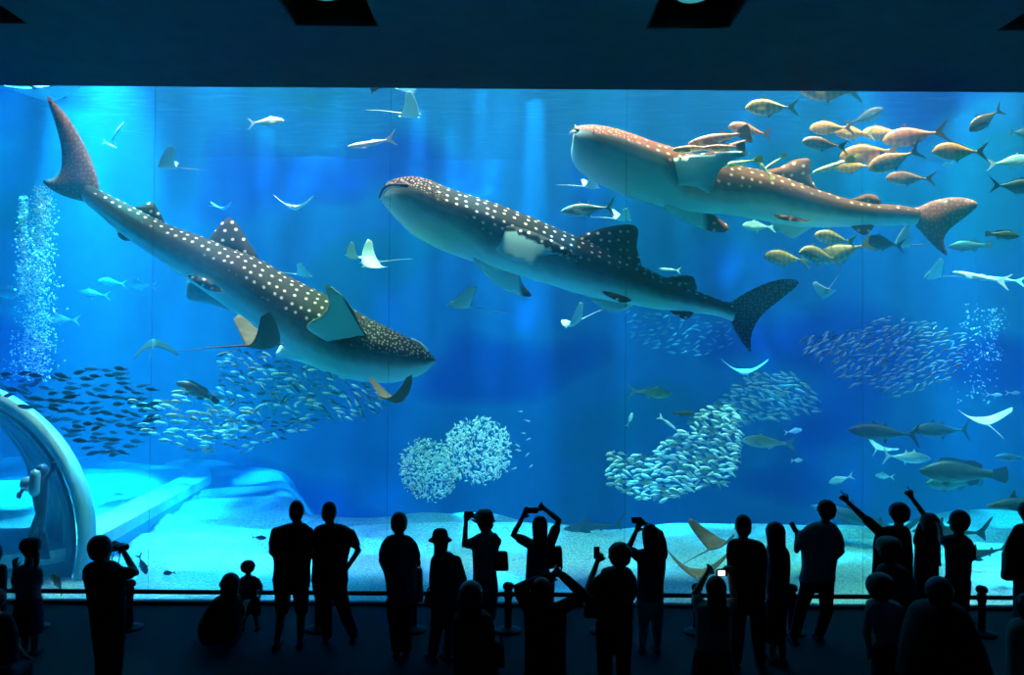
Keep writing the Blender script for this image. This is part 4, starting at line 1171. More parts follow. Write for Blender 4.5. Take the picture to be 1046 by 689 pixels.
# ------------------------------------------------------------------ low barrier in front of the window
RY = 10.05
brail = empty('barrier_rail', (0, RY, 0.46)); tag(brail, 'long low black rail running between the round-topped barrier posts', 'railing')
bm = bmesh.new(); tube(bm, [(-8.9, 0, 0), (8.9, 0, 0)], 0.028, 12); bm_obj('bar', bm, m_metal, brail, True)
names = ['beside the leftmost standing girl', 'just right of the binocular man', 'behind the crouching woman', 'between the two tall men on the left', 'behind the man holding a bag',
         'between the woman photographing and the woman with arched arms', 'behind the curly-haired person holding up a phone', 'left of the child with the glowing camera',
         'behind the long-haired woman beside the dark-shirted man', 'behind the pointing man', 'alone in open floor at the right']
for i, px in enumerate((35, 132, 229, 325, 422, 519, 616, 712, 809, 906, 1003)):
    x = at(px, 643, RY).x
    e = empty('barrier_post', (x, RY, 0)); tag(e, 'black round-topped barrier post ' + names[i], 'post', 'barrier posts along the window')
    bm = bmesh.new(); lathe(bm, [(0.17, 0.0), (0.17, 0.02), (0.14, 0.035), (0.06, 0.05), (0.05, 0.06)], n=28); bm_obj('base', bm, m_metal, e, True)
    bm = bmesh.new(); lathe(bm, [(0.045, 0.05), (0.045, 0.40), (0.055, 0.42), (0.055, 0.50), (0.035, 0.535)], n=20); bm_obj('pole', bm, m_metal, e, True)
    bm = bmesh.new(); lathe(bm, [(0.03, 0.52), (0.062, 0.53), (0.072, 0.555), (0.066, 0.585), (0.045, 0.605), (0.01, 0.612)], n=20); bm_obj('cap', bm, m_metal, e, True)
m_kerb = plain('kerb_paint', (0.10, 0.14, 0.17), 0.5)
bm = bmesh.new(); bx(bm, (-9, GY - 0.10, 0), (9, GY, 0.045), 0.008); tag(bm_obj('trim_1', bm, m_kerb), kind='structure')

# ------------------------------------------------------------------ tunnel, ramp and divers at the left
m_tun = plain('tunnel_acrylic_rib', (0.65, 0.90, 0.92), 0.5)
m_tun2 = plain('tunnel_shell_blue', (0.06, 0.35, 0.60), 0.4)
def arch_band(cx_, ca_z, rad, y0, y1, th, a0=0, a1=180, n=48):
    bm = bmesh.new(); rings = []
    for i in range(n + 1):
        a = R(lerp(a0, a1, i / n)); c, s = math.cos(a), math.sin(a)
        rings.append([bm.verts.new((cx_ + (rad + dr) * c, y, ca_z + (rad + dr) * s)) for dr, y in ((0, y0), (th, y0), (th, y1), (0, y1))])
    for a, b in zip(rings, rings[1:]):
        for k in range(4): bm.faces.new((a[k], a[(k + 1) % 4], b[(k + 1) % 4], b[k]))
    bm.faces.new(rings[0]); bm.faces.new(rings[-1][::-1])
    return bm
TC = Vector((-10.72, 0, -0.05))
tun = empty('viewing_tunnel', (0, 0, 0)); tag(tun, 'walk-through viewing tunnel with pale curved ribs in the lower left of the tank', 'tunnel')
RAD = 2.82
for i_, (y, w, dx, r_, th) in enumerate(((14.60, 0.30, 0, RAD, 0.20), (15.10, 0.12, -0.50, RAD - 0.05, 0.12), (15.62, 0.14, -0.95, RAD - 0.05, 0.13), (16.2, 0.16, -1.50, RAD - 0.05, 0.14), (16.9, 0.2, -2.1, RAD - 0.05, 0.16))):
    bm_obj('rib', arch_band(TC.x + dx, TC.z, r_, y, y + w, th, -28, 208), m_tun, tun, True)
bm = bmesh.new(); rings = []
for y, dx in ((14.75, -0.12), (15.2, -0.55), (15.7, -1.0), (16.3, -1.55), (17.1, -2.2)):
    rings.append([(TC.x + dx + (RAD + d_) * math.cos(R(a)), y, TC.z + (RAD + d_) * math.sin(R(a))) for d_ in (0.02,) for a in range(-28, 209, 6)] +
                 [(TC.x + dx + (RAD - 0.06) * math.cos(R(a)), y, TC.z + (RAD - 0.06) * math.sin(R(a))) for a in range(208, -29, -6)])
rv = [[bm.verts.new(p) for p in ring] for ring in rings]
for a, b in zip(rv, rv[1:]):
    for k in range(len(a)): bm.faces.new((a[k], a[(k + 1) % len(a)], b[(k + 1) % len(a)], b[k]))
bm_obj('shell', bm, m_tun2, tun, True)

def prism(bm, pts, h):
    """extrude a floor outline of (x, y, z) upward by h"""
    lo = [bm.verts.new(p) for p in pts]; hi = [bm.verts.new((p[0], p[1], p[2] + h)) for p in pts]
    bm.faces.new(lo[::-1]); bm.faces.new(hi)
    n = len(pts)
    for i in range(n): bm.faces.new((lo[i], lo[(i + 1) % n], hi[(i + 1) % n], hi[i]))
m_ramp = plain('ramp_concrete_pale', (0.72, 0.88, 0.88), 0.85, bump=0.4, bscale=6, vary=0.12)
rp0 = at(-6, 566, 14.0); rp1 = at(75, 560, 14.1); rp2 = at(212, 482, 20.5)
bm = bmesh.new()
def strip3(pts, w, h):
    """a thick ledge: top edge points, width away from the viewer, height down"""
    q = []
    for p in pts:
        q.append([bm.verts.new(p + Vector(o)) for o in ((0, 0, 0), (-w * 0.45, w, 0.05), (-w * 0.45, w, -h), (0, 0, -h))])
    for a, b in zip(q, q[1:]):
        for k in range(4): bm.faces.new((a[k], a[(k + 1) % 4], b[(k + 1) % 4], b[k]))
    bm.faces.new(q[0][::-1]); bm.faces.new(q[-1])
pp = [tuple(v) for v in (at(-60, 568, 14.6), at(15, 566, 14.7), at(68, 559, 15.0), at(105, 545, 16.1), at(150, 521, 18.6), at(190, 499, 21.8), at(216, 485, 24.2))]
strip3([Vector(v) for v in spline(pp, 4)], 2.0, 0.25)
bmr = bm_obj('ledge_ramp', bm, m_ramp); tag(bmr, 'pale sloping ledge running back from the tunnel across the sand', 'ledge')
# support under the ledge so that it stands on the sand
bm = bmesh.new(); q = []
for p in spline(pp, 4):
    p = Vector(p)
    q.append([bm.verts.new(v) for v in (p + Vector((-0.05, 0.1, -0.2)), p + Vector((-0.35, 0.8, -0.2)), Vector((p.x - 0.35, p.y + 0.8, BOT - 0.8)), Vector((p.x - 0.05, p.y + 0.1, BOT - 0.8)))])
for a, b in zip(q, q[1:]):
    for k in range(4): bm.faces.new((a[k], a[(k + 1) % 4], b[(k + 1) % 4], b[k]))
bm.faces.new(q[0][::-1]); bm.faces.new(q[-1])
bm_obj('wall_support', bm, m_tun2, bmr)

# ------------------------------------------------------------------ bubbles
m_bub, nt, b = new_mat('air_bubble')
b.inputs['Base Color'].default_value = (0.75, 0.98, 1, 1); b.inputs['Roughness'].default_value = 0.08; b.inputs['Metallic'].default_value = 0.35
def bubbles(label, cols, n, Y, rmin, rmax, seed):
    r = random.Random(seed); V, Fc = [], []
    for _ in range(n):
        t = r.random(); px0, w0, px1, w1, y0, y1 = r.choice(cols)
        py = lerp(y0, y1, t); px = lerp(px0, px1, t) + r.gauss(0, 0.5) * lerp(w0, w1, t)
        c = at(px, py, Y + r.gauss(0, 0.3)); rad = r.uniform(rmin, rmax) * (1.6 if r.random() < 0.06 else 1)
        b0 = len(V)
        ico = [(0, 0, 1), (1, 0, 0), (0, 1, 0), (-1, 0, 0), (0, -1, 0), (0, 0, -0.8)]
        m8 = [(x * .7, y * .7, .6) for x, y in ((1, 1), (-1, 1), (-1, -1), (1, -1))]
        ring1 = [Vector((math.cos(k * PI / 3) * .8, math.sin(k * PI / 3) * .8, 0.55)) for k in range(6)]
        ring2 = [Vector((math.cos(k * PI / 3) * 1.1, math.sin(k * PI / 3) * 1.1, -0.1)) for k in range(6)]
        ring3 = [Vector((math.cos(k * PI / 3) * .75, math.sin(k * PI / 3) * .75, -0.6)) for k in range(6)]
        V += [c + Vector((0, 0, .85)) * rad] + [c + q * rad for q in ring1 + ring2 + ring3] + [c + Vector((0, 0, -.8)) * rad]
        for k in range(6):
            k2 = (k + 1) % 6
            Fc += [(b0, b0 + 1 + k, b0 + 1 + k2), (b0 + 1 + k, b0 + 7 + k, b0 + 7 + k2, b0 + 1 + k2), (b0 + 7 + k, b0 + 13 + k, b0 + 13 + k2, b0 + 7 + k2), (b0 + 13 + k, b0 + 19, b0 + 13 + k2)]
    o = mesh_obj('air_bubbles', V, Fc, m_bub)
    tag(o, label, 'bubbles', None, 'stuff')
bubbles('bright column of rising air bubbles at the left of the window', [(46, 10, 32, 24, 190, 388), (44, 8, 36, 20, 190, 385), (45, 12, 30, 28, 200, 390), (24, 5, 24, 8, 200, 300)], 2600, 16.3, 0.010, 0.026, 31)
bubbles('faint column of rising bubbles at the right of the window', [(990, 10, 998, 26, 310, 412), (1015, 12, 1010, 16, 315, 370)], 260, 17.5, 0.008, 0.018, 32)

# ------------------------------------------------------------------ people
def add_loft(bm, secs, n=20):
    """closed loft through (centre, half width x, half depth y) horizontal sections, rounded ends"""
    rings = []
    for c, hw, hd in secs:
        rings.append([bm.verts.new((c.x + hw * math.copysign(abs(math.cos(2 * PI * k / n)) ** 0.85, math.cos(2 * PI * k / n)),
                                    c.y + hd * math.sin(2 * PI * k / n), c.z)) for k in range(n)])
    for a, b in zip(rings, rings[1:]):
        for k in range(n): bm.faces.new((a[k], a[(k + 1) % n], b[(k + 1) % n], b[k]))
    bm.faces.new(rings[0][::-1]); bm.faces.new(rings[-1])

def add_chain(bm, pts, n=12):
    """tapered limb through (point, radius), round ends"""
    P_ = []
    for i in range(len(pts) - 1):
        (p0, r0), (p1, r1) = pts[i], pts[i + 1]
        st = 4
        for k in range(st): P_.append((p0.lerp(p1, k / st), lerp(r0, r1, k / st)))
    P_.append(pts[-1])
    d0 = (P_[1][0] - P_[0][0]).normalized(); d1 = (P_[-1][0] - P_[-2][0]).normalized()
    r0, r1 = P_[0][1], P_[-1][1]
    P_ = [(P_[0][0] - d0 * r0 * 0.95, r0 * 0.25), (P_[0][0] - d0 * r0 * 0.6, r0 * 0.78)] + P_ + [(P_[-1][0] + d1 * r1 * 0.6, r1 * 0.78), (P_[-1][0] + d1 * r1 * 0.95, r1 * 0.25)]
    tube(bm, [p for p, _ in P_], [r for _, r in P_], n)

def add_ball(bm, c, rx, ry, rz, rot=None, seg=16):
    r = bmesh.ops.create_uvsphere(bm, u_segments=seg, v_segments=max(8, seg * 2 // 3), radius=1)
    for v in r['verts']:
        p = Vector((v.co.x * rx, v.co.y * ry, v.co.z * rz))
        if rot: p = rot @ p
        v.co = p + c

def weld(name, bm, vox, mat, parent, smooth=3, at0=Vector((0, 0, 0))):
    """fuse the overlapping pieces into one continuous skin"""
    for v in bm.verts: v.co -= at0
    bmesh.ops.recalc_face_normals(bm, faces=bm.faces)
    me = bpy.data.meshes.new('tmp'); bm.to_mesh(me); bm.free()
    t = bpy.data.objects.new('tmp', me); COL.objects.link(t)
    m = t.modifiers.new('r', 'REMESH'); m.mode = 'VOXEL'; m.voxel_size = vox
    if smooth:
        s = t.modifiers.new('s', 'SMOOTH'); s.iterations = smooth; s.factor = 0.5
    dg = bpy.context.evaluated_depsgraph_get(); dg.update()
    me2 = bpy.data.meshes.new_from_object(t.evaluated_get(dg))
    bpy.data.objects.remove(t); bpy.data.meshes.remove(me)
    me2.name = name
    me2.materials.clear(); me2.materials.append(mat)
    me2.polygons.foreach_set('use_smooth', [True] * len(me2.polygons))
    o = bpy.data.objects.new(name, me2); COL.objects.link(o); o.parent = parent
    return o

m_skin = plain('skin', (0.42, 0.26, 0.19), 0.6)
m_hair = plain('black_hair', (0.012, 0.010, 0.010), 0.45, bump=0.3, bscale=80)
def cloth(name, c): return plain('cloth_' + name, c, 0.9, bump=0.35, bscale=25, vary=0.12)
CL = {k: cloth(k, v) for k, v in dict(black=(0.015, 0.016, 0.02), navy=(0.02, 0.03, 0.06), grey=(0.12, 0.13, 0.15), teal=(0.10, 0.20, 0.22), light=(0.30, 0.38, 0.42),
      brown=(0.09, 0.06, 0.045), olive=(0.06, 0.065, 0.04), white=(0.5, 0.55, 0.58), denim=(0.06, 0.09, 0.15), cream=(0.36, 0.34, 0.30), red=(0.12, 0.03, 0.03)).items()}
m_shoe = plain('shoe', (0.03, 0.03, 0.035), 0.6)
m_leather = plain('bag_leather', (0.025, 0.022, 0.02), 0.5)
m_dev = plain('device_black', (0.02, 0.02, 0.022), 0.3)
m_screen, nt, b = new_mat('lit_screen')
b.inputs['Emission Color'].default_value = (1.0, 0.82, 0.68, 1); b.inputs['Emission Strength'].default_value = 0.8
m_screen2, nt, b = new_mat('lit_screen_blue')
b.inputs['Emission Color'].default_value = (0.2, 0.7, 1.0, 1); b.inputs['Emission Strength'].default_value = 0.35

def add_hand(bm, wrist, d, side, pose='relax', k=1.0, up=None):
    """palm, four bent fingers of unequal length and a thumb from the side of the palm"""
    d = d.normalized()
    u = (up or Vector((0, -1, 0)))                      # back of the hand
    u = (u - d * u.dot(d)); u = u.normalized() if u.length > 0.1 else d.orthogonal().normalized()
    s = d.cross(u) * side
    S = 0.92 * k
    add_chain(bm, [(wrist, 0.024 * k), (wrist + d * 0.03 * S, 0.024 * k)], 10)
    for q in (-1, 0, 1):
        add_chain(bm, [(wrist + d * 0.02 * S + s * q * 0.014 * S, 0.015 * k), (wrist + d * 0.082 * S + s * q * 0.024 * S, 0.014 * k)], 8)
    curl = {'relax': (0.35, 0.45), 'grip': (0.9, 1.1), 'point': (1.1, 1.2), 'open': (0.12, 0.15)}[pose]
    for j, (o_, ln) in enumerate(((0.034, 0.072), (0.012, 0.080), (-0.012, 0.074), (-0.033, 0.058))):
        c1, c2 = curl
        if pose == 'point' and j == 0: c1, c2 = 0.03, 0.05
        b0 = wrist + d * 0.086 * S + s * o_ * S
        dd = (d + s * o_ * 2.2).normalized()
        d1 = (dd * math.cos(c1) - u * math.sin(c1)); d2 = (dd * math.cos(c1 + c2) - u * math.sin(c1 + c2))
        p1 = b0 + d1 * ln * 0.55 * S; p2 = p1 + d2 * ln * 0.5 * S
        add_chain(bm, [(b0, 0.0105 * k), (p1, 0.0095 * k), (p2, 0.008 * k)], 7)
    tb = wrist + d * 0.028 * S + s * 0.026 * S
    t1 = tb + (d * 0.6 + s * 0.75).normalized() * 0.040 * S - u * 0.008
    t2 = t1 + (d * 0.9 + s * 0.25).normalized() * 0.034 * S - u * 0.01
    add_chain(bm, [(tb, 0.0145 * k), (t1, 0.012 * k), (t2, 0.0095 * k)], 7)

def person(label, Y, head, torso, armL=None, armR=None, legs=None, top='black', bottom='black', hair='short', hair_to=None,
           sleeve='short', poseL='relax', poseR='relax', face=0, skirt=None, hat=None, k=1.0, depth=1.0, extras=(), seated=False, pants='long', shoes=True, bulk=1.0, neck=True):
    """all outlines in photo pixels at Y metres; head=(cx, top, half width with hair); torso rows (y, left, right)"""
    px2m = Y / F
    W = lambda x, y, dy=0.0: at(x, y, Y + dy)
    cx = sum((t[1] + t[2]) / 2 for t in torso) / len(torso)
    base = W(cx, 600); base.z = 0
    root = empty('person', base); tag(root, label, 'person')
    # head
    hx, htop, hw = head
    hr = 0.079 * k
    hh = 0.112 * k
    hc = W(hx, htop); hc.z -= hh + 0.016 * k
    fa = R(face)                     # 0 = looking at the tank (+y), 90 = looking right
    fdir = Vector((math.sin(fa), math.cos(fa), 0)); fs = Vector((fdir.y, -fdir.x, 0))
    rot = Matrix((fs, fdir, Vector((0, 0, 1)))).transposed()
    B = bmesh.new()
    add_ball(B, hc + Vector((0, 0, 0.012 * k)), hr, 0.096 * k, hh - 0.012 * k, rot, 20)
    add_ball(B, hc + fdir * 0.022 * k - Vector((0, 0, 0.055 * k)), hr * 0.78, 0.068 * k, 0.062 * k, rot)      # jaw
    add_ball(B, hc + fdir * 0.062 * k - Vector((0, 0, 0.098 * k)), 0.024 * k, 0.022 * k, 0.018 * k, rot, 10)     # chin
    add_chain(B, [(hc + fdir * 0.090 * k + Vector((0, 0, 0.006 * k)), 0.009 * k), (hc + fdir * 0.112 * k - Vector((0, 0, 0.032 * k)), 0.014 * k)], 8)  # nose
    add_ball(B, hc + fdir * 0.088 * k - Vector((0, 0, 0.062 * k)), 0.024 * k, 0.012 * k, 0.010 * k, rot, 10)     # lips
    for s in (-1, 1):
        add_ball(B, hc + fs * s * hr * 1.02 - Vector((0, 0, 0.012 * k)), 0.012 * k, 0.020 * k, 0.032 * k, rot, 10)  # ears
        add_ball(B, hc + fdir * 0.082 * k + fs * s * 0.032 * k + Vector((0, 0, 0.024 * k)), 0.024 * k, 0.012 * k, 0.009 * k, rot, 10)  # brow
    # torso sections
    rows = spline([(t[0], t[1], t[2]) for t in torso], 4)
    secs, bsec = [], []
    for i, (y, xl, xr) in enumerate(rows):
        c = W((xl + xr) / 2, y); hwm = (xr - xl) / 2 * px2m
        t = i / (len(rows) - 1)
        hd = min(hwm * 0.95, arr_interp([0, .12, .4, .7, 1], [0.055, 0.10, 0.125, 0.115, 0.13], t) * k * bulk)
        secs.append((c, hwm, hd)); bsec.append((c, max(0.03, hwm - 0.018), max(0.025, hd - 0.02)))
    add_loft(B, bsec[::-1])
    ytop, xl0, xr0 = torso[0]
    if neck:
        nb = W((xl0 + xr0) / 2, ytop + 4)
        add_chain(B, [(hc - Vector((0, 0, 0.06 * k)) - fdir * 0.012, 0.054 * k), (nb, 0.058 * k)], 14)
    SH_ = bmesh.new(); add_loft(SH_, secs[::-1])
    # arms
    zs = [t[0] for t in torso]
    def row_at(y):
        return (arr_interp(zs, [t[1] for t in torso], y), arr_interp(zs, [t[2] for t in torso], y))
    H = torso[-1][0] - torso[0][0]
    for side, arm, pose in ((-1, armL, poseL), (1, armR, poseR)):
        if arm is None:
            ya = torso[0][0] + H * 0.22; a_ = row_at(ya); yb = torso[0][0] + H * 0.62; b_ = row_at(yb); i = 0 if side < 0 else 1
            in_ = lambda row, m: row[i] - side * m / px2m
            arm = [(in_(a_, 0.06), ya, 0.0), (in_(b_, 0.042), yb, 0.03), ((in_(b_, 0.10)), yb + 0.04 / px2m, 0.24)]
            if pose == 'relax' and H < 30: pass
        pts = [W(*p) for p in arm]
        rad = [0.050, 0.040, 0.027] if len(pts) == 3 else [0.050, 0.045, 0.038, 0.026]
        rad = [r * k * 0.95 for r in rad]
        add_chain(B, list(zip(pts, rad)))
        dd = (pts[-1] - pts[-2])
        add_hand(B, pts[-1] + dd.normalized() * 0.005, dd, side if dd.z < 0 else -side, pose, k)
        if sleeve == 'short':
            m = pts[0].lerp(pts[1], 0.62)
            add_chain(SH_, [(pts[0], rad[0] + 0.016), (m, rad[1] + 0.022)])
        elif sleeve == 'long':
            add_chain(SH_, [(p, r + 0.014) for p, r in zip(pts, rad)])
        elif sleeve == 'none': pass
    # legs
    SHOL = []
    ybot, xlb, xrb = torso[-1]
    LG = bmesh.new() if bottom and not (skirt and pants == 'none') else None
    if legs is None:
        w = (xrb - xlb)
        legs = [[(xlb + w * .27, ybot - 3), (xlb + w * .27, None), (xlb + w * .27, 'f')], [(xrb - w * .27, ybot - 3), (xrb - w * .27, None), (xrb - w * .27, 'f')]]
    for side, lg in zip((-1, 1), legs):
        if seated:
            pts = [W(*p) for p in lg]
        else:
            p0 = W(lg[0][0], lg[0][1])
            fx, fdy = lg[2][0], (lg[2][2] if len(lg[2]) > 2 else 0.0)
            pf = at(fx, 359 + 3.42 * F / Y, Y) + Vector((0, fdy, 0)); pf.z = 0.085
            if lg[1][1] is None: kn = p0.lerp(pf, 0.48) + Vector((0, 0.03, 0))
            else: kn = W(lg[1][0], lg[1][1], 0.03)
            pts = [p0, kn, pf]
        rad = [0.078 * k * bulk, 0.052 * k, 0.036 * k]
        calf = pts[1].lerp(pts[2], 0.3) - Vector((0, 0.012, 0))
        add_chain(B, [(pts[0], rad[0]), (pts[1], rad[1]), (calf, 0.050 * k), (pts[2], rad[2])])
        ft = fdir if abs(face) < 60 else Vector((0, 1, 0))
        add_chain(B, [(pts[2] - Vector((0, 0, 0.035)), 0.034 * k), (pts[2] + ft * 0.14 * k - Vector((0, 0, 0.052)), 0.026 * k)], 10)
        if shoes:
            SHO = bmesh.new(); SHOL.append(SHO)
            add_chain(SHO, [(pts[2] - ft * 0.05 * k - Vector((0, 0, 0.040)), 0.042 * k), (pts[2] + ft * 0.08 * k - Vector((0, 0, 0.043)), 0.041 * k), (pts[2] + ft * 0.165 * k - Vector((0, 0, 0.05)), 0.033 * k)], 12)
        if LG is not None:
            if pants == 'long': add_chain(LG, [(pts[0], rad[0] + 0.018), (pts[1], rad[1] + 0.024), (pts[2] + Vector((0, 0, 0.03)), 0.062 * k)])
            elif pants == 'short': add_chain(LG, [(pts[0], rad[0] + 0.02), (pts[1], rad[1] + 0.032)])
            elif pants == 'slim': add_chain(LG, [(pts[0], rad[0] + 0.012), (pts[1], rad[1] + 0.014), (pts[2] + Vector((0, 0, 0.02)), 0.048 * k)])
    if LG is not None and not seated:
        c = W((xlb + xrb) / 2, ybot)
        hwm = (xrb - xlb) / 2 * px2m * 0.96
        add_loft(LG, [(c - Vector((0, 0, 0.12 * k)), hwm * 0.92, 0.11 * k * bulk), (c - Vector((0, 0, 0.02)), hwm, 0.12 * k * bulk), (c + Vector((0, 0, 0.10 * k)), hwm * 0.92, 0.11 * k * bulk)])
    o0 = base
    body = weld('body', B, 0.0085, m_skin, root, 2, o0)
    weld('top', SH_, 0.012, CL[top], root, 3, o0)
    if LG is not None and bottom: weld('trousers' if pants != 'short' else 'shorts', LG, 0.013, CL[bottom], root, 3, o0)
    elif LG is not None: LG.free()
    if skirt:
        K = bmesh.new(); rs = spline(skirt, 4)
        add_loft(K, [(W((a + b_) / 2, y), (b_ - a) / 2 * px2m, min((b_ - a) / 2 * px2m, 0.17 * k * max(1, bulk))) for y, a, b_ in rs][::-1])
        weld('skirt', K, 0.014, CL[bottom or top], root, 3, o0)
    for q in SHOL: weld('shoe', q, 0.012, m_shoe, root, 2, o0)
    # hair or hat
    hwm = max(hr + 0.008, hw * px2m)
    HR = bmesh.new()
    if hair in ('short', 'curly', 'long', 'pony', 'bun'):
        add_ball(HR, hc + Vector((0, 0, 0.024 * k)) - fdir * 0.020 * k, hwm, max(0.098 * k, hwm * 1.05), hh + 0.004 * k, rot, 22)
        add_ball(HR, hc - Vector((0, 0, 0.02 * k)) - fdir * 0.040 * k, hwm * 0.94, 0.075 * k, 0.085 * k, rot, 18)
        if hair == 'curly':
            r = random.Random(int(hx))
            for _ in range(60):
                v = Vector((r.gauss(0, 1), r.gauss(0, 1), r.gauss(0.3, 0.9))).normalized()
                if v.dot(fdir) > 0.55 and v.z < 0.4: continue
                if v.z < -0.55: continue
                q = rot @ Vector((v.x * hwm * 0.93, v.y * 0.095 * k, v.z * hh * 0.95))
                add_ball(HR, hc + Vector((0, 0, 0.02 * k)) - fdir * 0.018 * k + q, 0.018, 0.018, 0.018, None, 8)
        if hair == 'long' and hair_to:
            yb = hair_to; bk = -0.055
            n_ = 6
            pr = []
            for i in range(n_ + 1):
                t = i / n_
                p = (hc - fdir * 0.035 * k).lerp(W(hx + 0.0, yb) + Vector((0, -0.115 * k, 0)) * 1.0, t)
                pr.append((p, hwm * lerp(0.98, 0.78, t), lerp(0.075, 0.035, t) * k))
            add_loft(HR, pr[::-1])
        if hair == 'pony':
            e0 = hc + Vector((0, 0, 0.03 * k)) - fdir * 0.09 * k
            add_chain(HR, [(e0, 0.022), (e0 - fdir * 0.05 + Vector((0, 0, -0.06)), 0.034), (e0 - fdir * 0.055 + Vector((0, 0, -0.16)), 0.030), (e0 - fdir * 0.035 + Vector((0, 0, -0.24)), 0.014)])
        if hair == 'bun': add_ball(HR, hc - fdir * 0.10 * k + Vector((0, 0, 0.05)), 0.035, 0.035, 0.035)
        # keep the face free
        weld('hair', HR, 0.009, m_hair, root, 2, o0)
    else: HR.free()
    if hat:
        kind, mt, brim = hat
        HT = bmesh.new(); top_c = hc + Vector((0, 0, 0.03 * k))
        bw = brim * px2m
        if kind == 'bucket':
            prof = [(bw, -0.030 * k), (bw * 0.98, -0.018 * k), (hwm * 1.08, 0.012 * k), (hwm * 1.04, 0.05 * k), (hwm * 0.9, 0.09 * k), (hwm * 0.6, 0.112 * k), (hwm * 0.2, 0.118 * k)]
        else:
            prof = [(hwm * 1.06, -0.02 * k), (hwm * 1.07, 0.02 * k), (hwm * 0.97, 0.07 * k), (hwm * 0.7, 0.10 * k), (hwm * 0.2, 0.115 * k)]
        lathe(HT, prof, tuple(top_c), 30)
        if kind == 'cap':
            add_ball(HT, top_c + fdir * (0.105 * k) - Vector((0, 0, 0.012)), 0.07 * k, 0.075 * k, 0.010, rot)
        weld('hat', HT, 0.008, CL[mt], root, 2, o0)
    # things carried or held are separate objects
    for ex in extras: ex(W, px2m)
    return root

def handbag(label, x0, x1, y0, y1, dy=0.0, strap=None, mat=None, cat='bag', tote=False):
    def f(W, s):
        c = W((x0 + x1) / 2, (y0 + y1) / 2, dy)
        e = empty('shoulder_bag', c); tag(e, label, cat)
        hw, hh = (x1 - x0) / 2 * s, (y1 - y0) / 2 * s
        bm = bmesh.new(); bx(bm, (-hw, -0.06, -hh), (hw, 0.06, hh), min(hw, hh) * 0.35)
        for v in bm.verts:
            v.co.x *= 1 - 0.22 * (v.co.z / hh * 0.5 + 0.5)
        bm_obj('bag_body', bm, mat or m_leather, e, True)
        bm = bmesh.new(); bx(bm, (-hw * 0.8, -0.068, hh * 0.1), (hw * 0.8, -0.058, hh * 0.85), 0.01); bm_obj('flap', bm, mat or m_leather, e)
        bm = bmesh.new()
        if strap: tube(bm, spline([tuple(W(*p) - c) for p in strap], 5), 0.011, 8)
        else: tube(bm, spline([(-hw * 0.6, 0, hh * 0.9), (-hw * 0.3, 0, hh * 1.5), (hw * 0.3, 0, hh * 1.5), (hw * 0.6, 0, hh * 0.9)], 5), 0.009, 8)
        bm_obj('strap', bm, mat or m_leather, e, True)
    return f

def camera_dev(label, x, y, dy=0.0, screen=None, lens=True, tilt=0, w=0.058, h=0.035):
    def f(W, s):
        c = W(x, y, dy); e = empty('compact_camera', c); tag(e, label, 'camera'); e.rotation_euler = (0, R(tilt), 0)
        bm = bmesh.new(); bx(bm, (-w, -0.014, -h), (w, 0.014, h), 0.007); bm_obj('camera_body', bm, m_dev, e)
        bm = bmesh.new(); lathe(bm, [(0.026, 0.014), (0.026, 0.034), (0.020, 0.036)], n=18, axis='y'); bm_obj('lens', bm, m_dev, e, True)
        bm = bmesh.new(); bx(bm, (-w * 0.7, -0.0165, -h * 0.78), (w * 0.55, -0.0145, h * 0.78)); bm_obj('screen', bm, screen or m_dev, e)
        bm = bmesh.new(); bx(bm, (w * 0.4, -0.006, h), (w * 0.75, 0.006, h + 0.006)); bm_obj('shutter_button', bm, m_metal, e)
    return f

def phone(label, x, y, dy=0.0, tilt=0, screen=None):
    def f(W, s):
        c = W(x, y, dy); e = empty('mobile_phone', c); tag(e, label, 'phone'); e.rotation_euler = (0, R(tilt), 0)
        bm = bmesh.new(); bx(bm, (-0.030, -0.006, -0.062), (0.030, 0.006, 0.062), 0.004); bm_obj('phone_body', bm, m_dev, e)
        bm = bmesh.new(); bx(bm, (-0.025, -0.0075, -0.045), (0.025, -0.0062, 0.05)); bm_obj('screen', bm, screen or m_dev, e)
    return f

def binoculars(label, x, y, dy=0.0, yaw=0):
    def f(W, s):
        c = W(x, y, dy); e = empty('binoculars', c); tag(e, label, 'binoculars'); e.rotation_euler = (0, 0, R(yaw))
        for q in (-1, 1):
            bm = bmesh.new(); lathe(bm, [(0.020, -0.06), (0.022, -0.03), (0.030, 0.0), (0.032, 0.07), (0.028, 0.075)], (q * 0.036, 0, 0), 16, 'y'); bm_obj('barrel', bm, m_dev, e, True)
        bm = bmesh.new(); lathe(bm, [(0.010, -0.03), (0.012, 0.03)], (0, 0, 0.008), 12, 'y'); bm_obj('focus_wheel', bm, m_dev, e, True)
        bm = bmesh.new(); tube(bm, spline([(-0.05, 0, 0), (-0.06, -0.03, -0.12), (-0.03, -0.05, -0.22), (0.03, -0.05, -0.22), (0.06, -0.03, -0.12), (0.05, 0, 0)], 5), 0.004, 6); bm_obj('neck_strap', bm, m_dev, e, True)
    return f

